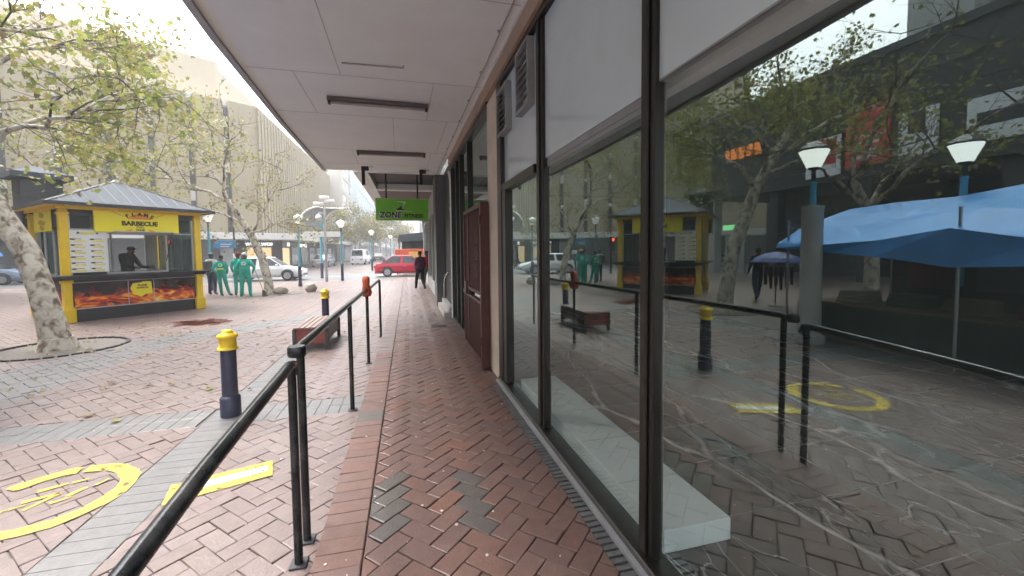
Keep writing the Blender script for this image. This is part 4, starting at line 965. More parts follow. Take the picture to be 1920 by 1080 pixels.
def broom():
    t = thing('broom', 'long handled broom held upright by the worker in the pale cap', 'broom', (-5.98, 18.62, PZ))
    b = MB(); b.tube([(.0, .08, 1.05), (.30, .0, .22)], .014, 8); b.build('handle', mat('broom_wood', (.30, .2, .12), .6), t)
    b = MB(); b.slab([(.27, .26), (.33, .26), (.47, .0), (.25, .0)], -.05, .05); b.build('bristles', mat('bristles', (.12, .085, .06), .9, 0, .3, 30), t)
broom()

# ------------------------------------------------------------------ trees
def bark_mat():
    m = bpy.data.materials.new('plane_bark'); m.use_nodes = True; n = m.node_tree.nodes; l = m.node_tree.links; b = n['Principled BSDF']
    b.inputs['Roughness'].default_value = .8
    tc = n.new('ShaderNodeTexCoord'); mp = n.new('ShaderNodeMapping'); mp.inputs['Scale'].default_value = (1, 1, .75); l.new(tc.outputs['Object'], mp.inputs[0])
    nz = n.new('ShaderNodeTexNoise'); nz.inputs['Scale'].default_value = 7.5; nz.inputs['Detail'].default_value = 3; nz.inputs['Distortion'].default_value = .6; l.new(mp.outputs[0], nz.inputs['Vector'])
    rp = n.new('ShaderNodeValToRGB'); e = rp.color_ramp.elements; l.new(nz.outputs[0], rp.inputs[0]); rp.color_ramp.interpolation = 'EASE'
    e[0].position = .36; e[0].color = (.16, .12, .085, 1); e[1].position = .62; e[1].color = (.64, .59, .49, 1)
    q = e.new(.44); q.color = (.34, .28, .21, 1); q = e.new(.50); q.color = (.50, .455, .36, 1)
    n2 = n.new('ShaderNodeTexNoise'); n2.inputs['Scale'].default_value = 60; l.new(tc.outputs['Object'], n2.inputs['Vector'])
    mx = n.new('ShaderNodeMix'); mx.data_type = 'RGBA'; mx.blend_type = 'MULTIPLY'; mx.inputs[0].default_value = .35; l.new(rp.outputs[0], mx.inputs[6]); l.new(n2.outputs[0], mx.inputs[7])
    l.new(mx.outputs[2], b.inputs['Base Color'])
    bp = n.new('ShaderNodeBump'); bp.inputs['Strength'].default_value = .5; bp.inputs['Distance'].default_value = .02; l.new(nz.outputs[0], bp.inputs['Height']); l.new(bp.outputs[0], b.inputs['Normal'])
    MATS['plane_bark'] = m; return m
BARK = bark_mat(); TWIG = mat('twig_bark', (.085, .068, .052), .85, 0, .25, 12)
def leaf_mat(name, c):
    m = mat(name, c, .55, 0, .3, 2.0)
    n = m.node_tree.nodes; l = m.node_tree.links; b = n['Principled BSDF']
    t = n.new('ShaderNodeBsdfTranslucent'); t.inputs[0].default_value = (*[min(1, x*1.3) for x in c], 1); mx = n.new('ShaderNodeMixShader'); mx.inputs[0].default_value = .4
    l.new(b.outputs[0], mx.inputs[1]); l.new(t.outputs[0], mx.inputs[2]); l.new(mx.outputs[0], n['Material Output'].inputs[0]); return m
LEAF = [leaf_mat('leaf_green', (.165, .20, .045)), leaf_mat('leaf_lime', (.26, .275, .065)), leaf_mat('leaf_ochre', (.27, .23, .085)), leaf_mat('leaf_olive', (.13, .145, .05)), leaf_mat('leaf_brown', (.19, .15, .08))]
def leaf(mb, p, s, rnd, m):
    a = Vector((rnd.gauss(0, 1), rnd.gauss(0, 1), rnd.gauss(-.35, .8))).normalized(); b = a.cross(Vector((rnd.gauss(0, 1), rnd.gauss(0, 1), rnd.gauss(0, 1)))).normalized(); c = a.cross(b)*rnd.uniform(.15, .45)
    f = lambda u, v, w: p + a*(u*s) + b*(v*s) + c*(w*s)
    mb.cur = m
    mb.add([f(0, 0, 0), f(.1, .55, .3), f(.34, .27, .2), f(.62, .5, .3), f(.66, .2, .12), f(1, 0, 0), f(.66, -.2, .12), f(.62, -.5, .3), f(.34, -.27, .2), f(.1, -.55, .3)], [(0, 5, 4, 3, 2, 1), (0, 9, 8, 7, 6, 5)], False)
def tree(name, label, loc, trunk, limbs, seed, leaves=2600, lsize=.15, spread=.55, weights=(3, 4, 3, 2, 1), group=None, bark=None, twig_n=7, levels=2, cat='tree'):
    """trunk: [(point, radius)...]; limbs: list of ([points], r0) rooted on the trunk, all relative to loc"""
    rnd = random.Random(seed); t = thing(name, label, cat, loc, 0, group)
    tb = MB(); tb.tube([p for p, r in trunk], [r for p, r in trunk], 14)
    b0 = Vector(trunk[0][0]); r0 = trunk[0][1]
    tb.lathe([(r0*1.35, -.02), (r0*1.18, .06), (r0*.98, .22)], tuple(b0), 14)
    br = MB(); ends = []
    def sub(p, d, L, r, lev):
        pts = [p]; n_ = 4; q = p.copy(); dd = d.copy()
        for i in range(n_):
            dd = (dd + Vector((rnd.gauss(0, .22), rnd.gauss(0, .22), rnd.gauss(.0, .16)))).normalized(); q = q + dd*(L/n_); pts.append(q.copy())
        br.tube(pts, [r*(1-.8*i/n_) for i in range(n_+1)], 5 if r > .02 else 4, caps=False)
        for i in range(1, n_+1): ends.append((pts[i], lev))
        if lev > 0:
            for k in range(rnd.randint(3, 4)):
                i = rnd.randint(1, n_); e = (dd + Vector((rnd.gauss(0, .75), rnd.gauss(0, .75), rnd.gauss(-.02, .5)))).normalized()
                sub(pts[i], e, L*rnd.uniform(.45, .75), r*.5, lev-1)
    for pts, r in limbs:
        pts = [Vector(p) for p in pts]
        sm = []
        for i in range(len(pts)-1):
            for k in range(4):
                sm.append(pts[i].lerp(pts[i+1], k/4) + (Vector((rnd.gauss(0, .05), rnd.gauss(0, .05), rnd.gauss(0, .05))) if i+k else Vector()))
        sm.append(pts[-1]); N = len(sm)
        tb.tube(sm, [r*(1-.78*i/(N-1)) for i in range(N)], 8)
        Lt = sum((sm[i+1]-sm[i]).length for i in range(N-1))
        for k in range(twig_n):
            i = rnd.randint(max(1, N//4), N-1); d = (sm[i]-sm[i-1]).normalized()
            e = (d*.7 + Vector((rnd.gauss(0, .6), rnd.gauss(0, .6), rnd.gauss(0, .45)))).normalized()
            sub(sm[i], e, max(.5, Lt*rnd.uniform(.28, .5)), r*.32, levels-1)
    tb.build('trunk', bark or BARK, t)
    br.build('branches', TWIG, t)
    if leaves:
        lb = MB(); cl = [(p, rnd.choices(range(5), weights)[0], rnd.uniform(.3, 1)) for p, lev in ends]
        for i in range(leaves):
            p, m, w = rnd.choice(cl)
            if rnd.random() > w: p, m, w = rnd.choice(cl)
            q = p + Vector((rnd.gauss(0, spread*.4), rnd.gauss(0, spread*.4), rnd.gauss(-.04, spread*.35)))
            leaf(lb, q, lsize*rnd.uniform(.65, 1.25), rnd, m if rnd.random() < .7 else rnd.choices(range(5), weights)[0])
        lb.build('crown', LEAF, t)
    return t
def trees():
    g = 'plane trees on the plaza'
    # the leaning tree (relative to its base)
    tree('plane_tree', 'leaning plane tree with mottled pale bark in a round paver ring before the kiosk', (-6.4, 9.55, PZ),
         [((0, 0, 0), .235), ((-.13, .06, .55), .20), ((-.26, .1, 1.1), .185), ((-.50, .2, 1.8), .185), ((-.95, .3, 2.55), .18), ((-1.35, .3, 3.5), .15), ((-2.1, .35, 4.5), .13), ((-2.6, .4, 5.2), .10)],
         [([(-1.35, .3, 3.5), (-.6, .1, 4.0), (.4, -.1, 4.35), (1.3, .3, 4.9)], .07), ([(-1.6, .3, 3.9), (-.8, -.5, 4.9), (.2, -.9, 5.3), (.8, -.6, 5.7)], .07),
          ([(-2.1, .35, 4.5), (-1.6, .8, 5.4), (-.7, 1.2, 6.0), (.2, 1.5, 6.3)], .065), ([(-2.1, .35, 4.5), (-2.9, -.4, 5.2), (-3.9, -1.0, 5.6), (-5, -1.4, 5.8)], .08),
          ([(-2.6, .4, 5.2), (-3.2, .9, 6.0), (-4.2, 1.2, 6.6), (-5.0, 1.4, 6.8)], .07), ([(-1.4, .3, 3.6), (-.6, .9, 4.4), (.1, 1.5, 4.8), (.9, 2.2, 4.9)], .055),
          ([(-2.6, .4, 5.2), (-2.4, .4, 6.2), (-2.0, .2, 7.0), (-1.6, .2, 7.4)], .06), ([(-1.6, .3, 3.9), (-2.2, -.9, 4.2), (-2.4, -2.0, 4.1), (-2.2, -3.0, 3.9)], .06)],
         4, leaves=6500, lsize=.10, spread=.5, group=g, levels=3, twig_n=6)
    tree('plane_tree', 'slim leaning plane tree with sparse autumn crown behind the green workers', (-5.75, 19.6, PZ),
         [((0, 0, 0), .20), ((-.03, 0, .5), .17), ((-.25, .1, 1.5), .16), ((-.65, .15, 2.5), .14), ((-1.0, .2, 3.1), .12), ((-1.5, .3, 3.9), .09)],
         [([(-.65, .15, 2.5), (-.3, .1, 3.3), (.3, .1, 4.2), (.7, 0, 5.2)], .06), ([(-1, .2, 3.1), (-1.4, -.4, 4.2), (-1.2, -.8, 5.4), (-.9, -1, 6.6)], .07), ([(-1.5, .3, 3.9), (-2.4, .3, 4.4), (-3.4, .3, 4.8), (-4.3, .4, 5.4)], .06),
          ([(-1.5, .3, 3.9), (-2.0, .5, 5.1), (-2.6, .6, 6.2), (-2.9, .5, 7.2)], .06), ([(-1.0, .2, 3.1), (-1.7, .2, 3.4), (-2.4, .0, 3.4), (-3.0, -.2, 3.2)], .05), ([(-.65, .15, 2.5), (.1, .2, 2.9), (.8, .2, 3.0), (1.4, .1, 3.3)], .045)],
         8, leaves=2200, lsize=.095, spread=.5, weights=(1, 3, 5, 2, 4), group=g, levels=3, twig_n=7)
    tree('plane_tree', 'yellowing plane tree rising behind the kiosk roof', (-13.2, 21.5, PZ),
         [((0, 0, 0), .22), ((.1, 0, 1.5), .18), ((.3, .1, 3.0), .15), ((.5, .1, 4.2), .12)],
         [([(.3, .1, 3.0), (1.2, -.2, 4.0), (2.2, -.3, 4.9), (3.2, -.5, 5.4)], .07), ([(.5, .1, 4.2), (.8, 0, 5.6), (1.3, 0, 7), (1.8, 0, 8.2)], .08), ([(.3, .1, 3.0), (-.6, 0, 4.2), (-1.5, .1, 5.2), (-2.4, .2, 6)], .07), ([(.5, .1, 4.2), (-.2, .5, 5.5), (-.8, .8, 6.8), (-1.2, 1, 7.8)], .06), ([(.5, .1, 4.2), (1.6, .3, 5.4), (2.6, .4, 6.4), (3.5, .5, 7)], .06)],
         15, leaves=4200, lsize=.11, spread=.6, weights=(2, 4, 4, 3, 2), group=g, levels=3, twig_n=7)
    tree('plane_tree', 'plane tree behind the lit lamps and the blue market stall', (-10.6, 8.6, PZ),
         [((0, 0, 0), .2), ((0, 0, 1.4), .17), ((.1, .1, 2.8), .13), ((.5, .2, 3.6), .10)],
         [([(.1, .1, 2.8), (1.2, .2, 3.6), (2.4, .2, 4.1), (3.4, 0, 4.5)], .06), ([(.5, .2, 3.6), (1, -.6, 4.7), (1.5, -1.6, 5.6), (2.0, -2.6, 6.1)], .07), ([(.5, .2, 3.6), (0, .6, 5), (-.5, 1, 6.2), (-.8, 1.2, 7)], .06), ([(.1, .1, 2.8), (.2, -1.2, 3.9), (.4, -2.6, 4.6), (.6, -4.0, 5.0)], .065), ([(.1, .1, 2.8), (-.9, .3, 3.7), (-1.9, .2, 4.6), (-2.8, .1, 5)], .06)],
         23, leaves=420, lsize=.11, spread=.6, weights=(4, 2, 2, 4, 1), group=g, levels=3, twig_n=7)
    # hazy trees down the street
    kinds = ((31, (1, 2, 4, 3, 5)), (37, (1, 1, 3, 4, 5)))
    protos = []
    spots = [(-10.5, 58, 1.0), (-7.5, 70, 1.15), (-9.5, 84, 1.25), (-5.5, 92, 1.2), (-8.0, 104, 1.35), (-3.5, 112, 1.3), (-.5, 124, 1.3), (-6, 128, 1.5)]
    labs = ['bare autumn street tree nearest the tan ribbed facade', 'brown autumn street tree, second along the street from the tan facade', 'hazy autumn street tree below the white and blue facade', 'hazy brown street tree just left of the green hanging sign',
            'faint tall street tree far down the street', 'faint street tree showing below the green sign', 'farthest small street tree on the right, above the dark awning', 'tallest faint street tree closing the end of the street']
    for k, (sd, wt) in enumerate(kinds):
        protos.append(tree('street_tree', labs[k], (spots[k][0], spots[k][1], PZ), [((0, 0, 0), .2), ((.1, 0, 1.6), .16), ((.15, 0, 3.0), .12)],
             [([(.15, 0, 3), (.9, .2, 4.2), (1.5, .4, 5.4), (1.9, .4, 6.6)], .08), ([(.15, 0, 3), (-.6, .1, 4.4), (-1.3, -.2, 5.6), (-1.9, -.2, 6.4)], .08), ([(.1, 0, 2.6), (1.2, -.3, 3.2), (2.2, -.4, 3.7), (3.1, -.4, 4.2)], .06), ([(.1, 0, 2.6), (-1.1, .4, 3.3), (-2.2, .6, 3.9), (-3, .6, 4.5)], .06), ([(.15, 0, 3), (.1, 0, 4.4), (.2, -.2, 5.8), (.1, -.3, 7)], .08)],
             sd, leaves=1700, lsize=.24, spread=.8, weights=wt, group='street trees far down the street', levels=2, twig_n=7))
    for k in range(2, len(spots)):
        c = place(copy_tree(protos[k % 2]), (spots[k][0], spots[k][1], PZ), k*1.3, labs[k]); c.scale = (spots[k][2],)*3
    for k in range(2): protos[k].scale = (spots[k][2],)*3
    b = MB(); b.lathe([(RING_R-.03, 0), (.001, .012)], n=40); struct(b.build('tree_pit', mat('pit_soil', (.125, .11, .098), .9, 0, .25, 10, bump=.8, bscale=50), loc=(TREE1[0], TREE1[1], PZ-.006)))
    b = MB(); b.lathe([(1.2, 0), (.001, .004)], n=28); struct(b.build('tree_pit', MATS['pit_soil'], loc=(-5.6, 19.6, PZ+.008)))
trees()

def litter():
    rnd = random.Random(77); b = MB()
    for k in range(260):
        c = rnd.choice(((-6.4, 9.6, 2.6), (-5.8, 19.6, 3), (-13, 21, 3), (-4, 8, 4)))
        x, y = rnd.gauss(c[0], c[2]*.6), rnd.gauss(c[1], c[2]*.6)
        if x > -.75 or math.hypot(x+6.4, y-9.6) < .35: continue
        a = rnd.uniform(0, 6.3); s_ = rnd.uniform(.05, .1); ca, sa = math.cos(a)*s_, math.sin(a)*s_
        b.cur = rnd.choice((1, 2, 2, 4, 4)); z = PZ+.009
        P = [(0, 0, 0), (.1, .5, .02), (.4, .3, .01), (.7, .45, .03), (1, 0, .01), (.7, -.45, .03), (.4, -.3, .01), (.1, -.5, .02)]
        b.add([(x+u*ca-v*sa, y+u*sa+v*ca, z+w) for u, v, w in P], [tuple(range(8))[::-1]])
    o = b.build('fallen_leaves', LEAF); o['kind'] = 'stuff'; o['label'] = 'fallen plane leaves scattered over the paving'
litter()
def boulders():
    g = 'rocks on the plaza'
    def rock(name, label, loc, sc, seed):
        rnd = random.Random(seed); b = MB(); b.ball((0, 0, 0), 1, 14, 10); vs = []
        fr = [(Vector((rnd.gauss(0, 1), rnd.gauss(0, 1), rnd.gauss(0, 1))).normalized(), rnd.uniform(.72, .95)) for _ in range(14)]
        for v in b.v:
            p = Vector(v)
            for d, h in fr:
                e = p.dot(d)-h
                if e > 0: p -= d*e
            vs.append((p.x*sc[0], p.y*sc[1], max(-.9, p.z)*sc[2]))
        b.v = vs; b.sm = [False]*len(b.sm)
        tag(b.build(name, mat('granite', (.34, .29, .24), .85, 0, .2, 12, bump=.5, bscale=40), loc=loc), label, 'rock', g)
    rock('boulder', 'rounded grey boulder in front of the blue lamp posts', (-4.2, 20.0, PZ+.19), (.27, .26, .24), 5)
    rock('boulder', 'blocky brown stone lying at the foot of the slim leaning tree', (-5.25, 19.35, PZ+.16), (.33, .25, .19), 9)
boulders()

# ------------------------------------------------------------------ lamps and poles
def lamp(x, y, label, lit=0, sleeve=0, g='blue lamp posts with lantern heads'):
    t = thing('lamp_post', label, 'lamp post', (x, y, PZ), 0, g)
    b = MB(); b.lathe([(.10, 0), (.10, .06), (.085, .1), (.085, .95), (.10, .97), (.10, 1.02), (.06, 1.05)], n=14); b.build('base', M_navy, t)
    if sleeve:
        b = MB(); b.lathe([(.24, 0), (.24, .12), (.18, .16), (.17, 2.45), (.19, 2.5), (.06, 2.52)], n=18); b.build('concrete_sleeve', M_concrete, t)
    b = MB(); b.lathe([(.055, 1.05), (.05, 2.9), (.06, 2.92), (.06, 2.95)], n=12); b.build('shaft', M_blue, t)
    b = MB(); b.lathe([(.035, 2.95), (.035, 3.15), (.09, 3.17), (.09, 3.2)], n=12); b.build('neck', M_black, t)
    b = MB(); b.lathe([(.11, 3.2), (.24, 3.5)], n=8, smooth=False); b.build('lantern', emis('lantern_lit', (1, .97, .88), .75) if lit else emis('lantern_dim', (.95, .95, .9), .12), t)
    b = MB(); b.lathe([(.26, 3.5), (.26, 3.53), (.14, 3.62), (.03, 3.68), (.03, 3.74)], n=8, smooth=False); b.build('lantern_cap', M_offwhite if not lit else M_dark, t)
    return t
lamp(-5.4, 23.3, 'blue lamp post with white lantern and black base standing nearest the arched frame')
lamp(-9.0, 22.3, 'pale lamp post with lantern just right of the kiosk')
lamp(-3.9, 27.0, 'lamp post with a broad pale lantern between the arched frame and the street')
lamp(-4.95, 5.9, 'lit lamp post in a grey concrete sleeve beside the blue tarpaulin stall', 1, 1)
lamp(-7.1, 4.9, 'lit lamp post without sleeve behind the blue tarpaulin stall', 1)
for i, (x, y) in enumerate(((-3.2, 40), (-2.0, 52))):
    lamp(x, y, ['distant lamp post right of the arched frame', 'distant lamp post left of the red car', 'distant lamp post before the tan facade', 'farthest lamp post in the haze above the red car'][i], 0)
def poles():
    t = thing('arched_frame', 'pale steel frame with two curved arms and a cross beam on a blue pole', 'street structure', (-5.6, 30.0, PZ))
    b = MB(); b.lathe([(.11, 0), (.10, .05), (.09, 1.0)], n=12); b.build('base', M_navy, t)
    b = MB(); b.lathe([(.075, 1.0), (.07, 4.0)], n=12); b.build('post', M_blue, t)
    for s, x0 in ((-1, -1.3), (1, .15)):
        b = MB(); b.tube([(x0+1.3*(1-math.cos(a)), .3*s, 3.35+1.35*math.sin(a)) for a in [i*math.pi/2/10 for i in range(11)]], .055, 8); b.build('curved_arm', M_offwhite, t)
    b = MB(); b.tube([(x, 0.0, 4.65) for x in (0, 1.5)], .04, 8); b.build('top_bar', M_offwhite, t)
    b = MB(); b.boxb(-1.0, 1.3, -.35, -.28, 2.75, 3.1); b.build('cross_beam', M_offwhite, t)
    b = MB(); vs = []
    for i in range(9):
        a = i*math.pi/2/8; vs += [(-1.3+1.3*(1-math.cos(a)), -.28, 3.35+1.3*math.sin(a)), (.15+1.3*(1-math.cos(a)), .28, 3.35+1.3*math.sin(a))]
    b.add(vs, [(2*i, 2*i+1, 2*i+3, 2*i+2) for i in range(8)]); b.build('curved_roof', mat('grey_mesh', (.25, .27, .28), .5), t)
    t = thing('camera_mast', 'slim grey mast carrying white security cameras above the arched frame', 'camera pole', (-4.65, 26.2, PZ))
    b = MB(); b.lathe([(.09, 0), (.075, .5), (.06, 4.6)], n=10); b.build('mast', M_steel, t)
    for x, z, rz in ((-.3, 4.55, .2), (.3, 4.7, -.3), (.02, 4.9, .1)):
        b = MB(); b.box((x, -.05, z), (.55, .2, .16), rz, .03); b.build('camera_housing', M_white, t)
    b = MB(); b.ball((-.3, -.1, 3.75), .17, 12, 8); b.build('dome_camera', M_white, t)
    b = MB(); b.tube([(-.3, -.1, 3.9), (-.3, 0, 4.0), (0, 0, 4.0)], .02, 6); b.build('camera_arm', M_steel, t)
    t = thing('street_sign', 'dark pole with two blue street name boards in front of the shops', 'street sign', (-8.85, 24.8, PZ))
    b = MB(); b.lathe([(.05, 0), (.045, 3.1)], n=10); b.build('pole', M_dark, t)
    bl = mat('sign_blue', (.05, .24, .45), .45)
    b = MB(); b.boxb(-.92, .08, -.09, -.06, 2.0, 2.28, .005); s1 = b.build('sign_board', bl, t)
    b = MB(); b.boxb(-.6, -.1, -.096, -.09, 2.18, 2.22); b.boxb(-.6, -.2, -.096, -.09, 2.07, 2.11); b.build('sign_print', M_white, s1)
    b = MB(); b.boxb(-.75, .1, -.06, -.03, 2.30, 2.42, .005); b.build('sign_board', bl, t)
    b = MB(); b.boxb(-.05, .3, -.12, -.06, 1.45, 1.7, .02); b.build('notice_plate', M_white, t)
    t = thing('traffic_light', 'traffic light showing red on a black pole behind the kiosk', 'traffic light', (-12.4, 26.6, PZ), R(-25))
    b = MB(); b.lathe([(.07, 0), (.06, 2.6)], n=10); b.build('pole', M_black, t)
    b = MB(); b.boxb(-.19, .19, -.2, 0, 1.6, 2.6, .03); b.build('signal_head', M_black, t)
    for k, c in enumerate((('signal_green', (.01, .08, .03), 0), ('signal_amber', (.15, .08, .01), 0), ('signal_red', (1, .05, .03), 4))):
        b = MB(); b.xf = Matrix.Translation((0, -.205, 1.78+k*.31)); b.slab([(.11*math.cos(a), .11*math.sin(a)) for a in [i*math.pi/8 for i in range(16)]], -.01, .01)
        b.build('signal_lens', emis(c[0], c[1], c[2]) if c[2] else mat(c[0], c[1], .3), t)
poles()

# ------------------------------------------------------------------ vehicles
def car(label, loc, rz, paint, cat='car', name='parked_car', kind='sedan', group='cars on the cross street', wl=1.):
    t = thing(name, label, cat, loc, rz, group)
    L = 2.15*wl
    if kind == 'van': prof = [(-2.2, .9, .80), (-2.1, 1.1, .88), (-1.2, 1.15, .92), (1.4, 1.15, .92), (1.95, 1.0, .86), (2.2, .8, .75)]; roof = [(-2.12, -2.02), (1.25, .75)]; rz_ = 1.95
    else: prof = [(-2.15, .72, .66), (-2.0, .88, .80), (-1.3, .93, .86), (0, .92, .88), (.9, .90, .87), (1.7, .78, .82), (2.05, .66, .74), (2.17, .5, .6)]; roof = [(-1.75, -.95), (1.05, .30)]; rz_ = 1.42
    b = MB(); vs = []; n = 0
    for x, zt, w in prof:
        ring = [(x*wl, w*.86, .22), (x*wl, w, .40), (x*wl, w*1.0, zt-.18), (x*wl, w*.93, zt), (x*wl, 0, zt+.03), (x*wl, -w*.93, zt), (x*wl, -w, zt-.18), (x*wl, -w, .40), (x*wl, -w*.86, .22)]
        vs += ring; n = len(ring)
    fs = []
    for i in range(len(prof)-1):
        for k in range(n): fs.append((i*n+k, i*n+(k+1) % n, (i+1)*n+(k+1) % n, (i+1)*n+k))
    fs += [tuple(range(n))[::-1], tuple(range((len(prof)-1)*n, len(prof)*n))]
    b.add(vs, fs, False)
    body = b.build('body', paint, t)
    zb = .90 if kind != 'van' else 1.14; w0, w1 = .80, .60 if kind != 'van' else .74
    (ra, rb), (fa, fb) = roof
    c = [(ra*wl, -w0, zb), (fa*wl, -w0, zb), (fa*wl, w0, zb), (ra*wl, w0, zb), (rb*wl, -w1, rz_), (fb*wl, -w1, rz_), (fb*wl, w1, rz_), (rb*wl, w1, rz_)]
    b = MB(); b.add(c, [(0, 1, 5, 4), (1, 2, 6, 5), (2, 3, 7, 6), (3, 0, 4, 7)]); 
    b.add([(rb*wl-.03, -w1-.01, rz_), (fb*wl+.03, -w1-.01, rz_), (fb*wl+.03, w1+.01, rz_), (rb*wl-.03, w1+.01, rz_), (rb*wl+.1, -w1+.1, rz_+.05), (fb*wl-.1, -w1+.1, rz_+.05), (fb*wl-.1, w1-.1, rz_+.05), (rb*wl+.1, w1-.1, rz_+.05)],
          [(3, 2, 1, 0), (4, 5, 6, 7), (0, 1, 5, 4), (1, 2, 6, 5), (2, 3, 7, 6), (3, 0, 4, 7)]); b.build('cabin', paint, t)
    def lerp3(p, q, u): return tuple(p[i]+(q[i]-p[i])*u for i in range(3))
    def pane(a, b_, c_, d, ins=.08, off=(0, 0, 0), nm='window'):
        cen = [sum(v[i] for v in (a, b_, c_, d))/4 for i in range(3)]
        q = [tuple(cen[i]+(v[i]-cen[i])*(1-ins)+off[i] for i in range(3)) for v in (a, b_, c_, d)]
        g = MB(); g.add(q, [(0, 1, 2, 3)]); g.build(nm, M_dglass, t)
    for s in (0, 1):
        A, B, C_, D = (c[0], c[1], c[5], c[4]) if s == 0 else (c[2], c[3], c[7], c[6]); o = (0, -.012, .004) if s == 0 else (0, .012, .004)
        m0, m1 = lerp3(A, B, .5), lerp3(D, C_, .5)
        if kind == 'van': pane(m0 if s == 0 else A, B if s == 0 else m0, C_ if s == 0 else m1, m1 if s == 0 else D, .2, o)
        else: pane(A, lerp3(A, B, .49), lerp3(D, C_, .49), D, .13, o); pane(lerp3(A, B, .51), B, C_, lerp3(D, C_, .51), .13, o)
    pane(c[1], c[2], c[6], c[5], .1, (.012, 0, .006), 'windscreen'); pane(c[3], c[0], c[4], c[7], .12, (-.012, 0, .006), 'rear_window')
    for x in (-1.3*wl, 1.32*wl):
        for s in (-1, 1):
            b = MB(); b.xf = Matrix.Translation((x, s*.80, .32)) @ Matrix.Rotation(R(90), 4, 'X'); b.lathe([(.26, -.11), (.32, -.09), (.32, .09), (.26, .11)], n=22); w = b.build('tyre', M_rubber, t)
            b = MB(); b.xf = Matrix.Translation((x, s*.80, .32)) @ Matrix.Rotation(R(90), 4, 'X'); b.lathe([(.21, -.116), (.20, -.118), (.2, .118), (.21, .116)], n=18); b.build('rim', M_steel, w)
            b = MB(); b.xf = Matrix.Translation((x, s*(.875 if kind != 'van' else .915), .34)); b.slab([(.37*math.cos(a), .37*math.sin(a)) for a in [i*math.pi/12 for i in range(13)]], -.012, .012); b.build('wheel_arch', M_black, t)
    for s in (-1, 1):
        b = MB(); b.box((prof[-2][0]*wl+.05, s*.52, .60), (.14, .28, .12), 0, .03); b.build('headlight', mat('headlight_glass', (.7, .72, .74), .15), t)
        b = MB(); b.box((prof[0][0]*wl+.0, s*.55, .68), (.10, .22, .14), 0, .02); b.build('tail_light', mat('tail_red', (.4, .01, .01), .25), t)
        b = MB(); b.box((.75*wl, s*.93, .98), (.12, .16, .10), 0, .03); b.build('mirror', paint, t)
        b = MB(); b.box((-.15*wl, s*.882, .72), (.16, .015, .025), 0, .004); b.build('door_handle', M_steel, t)
    b = MB(); b.box((-2.17*wl, 0, .52), (.03, .46, .11)); b.build('number_plate', M_white, t)
    b = MB(); b.box((2.05*wl, 0, .34), (.22, 1.2, .14), 0, .04); b.build('bumper', M_dark, t)
    return t
pw = mat('car_white', (.70, .72, .72), .25, 0, .02, 2); pr = mat('car_red', (.50, .012, .04), .25, 0, .05, 2); pb = mat('car_bluegrey', (.22, .28, .38), .25, 0, .05, 2)
car('white sedan passing behind the slim tree and the green workers', (-8.6, 29.2, PZ), 0, pw)
car('bright red car crossing the street end in front of the dark awning', (-.1, 30.6, PZ), 0, pr)
car('blue grey car at the left edge beyond the leaning tree', (-24.5, 31.5, PZ), R(8), pb)
car('white delivery van blurred far down the street', (-6.2, 60, PZ), R(82), mat('van_white', (.75, .75, .75), .3), 'van', 'delivery_van', 'van', 'vehicles far down the street')
car('grey car parked far down the street by the tan facade', (-9.6, 53, PZ), R(84), mat('car_silver', (.32, .33, .34), .3), group='vehicles far down the street')
car('dark car farther along the street before the white van', (-4.8, 75, PZ), R(88), mat('car_dark', (.05, .055, .06), .25), group='vehicles far down the street')

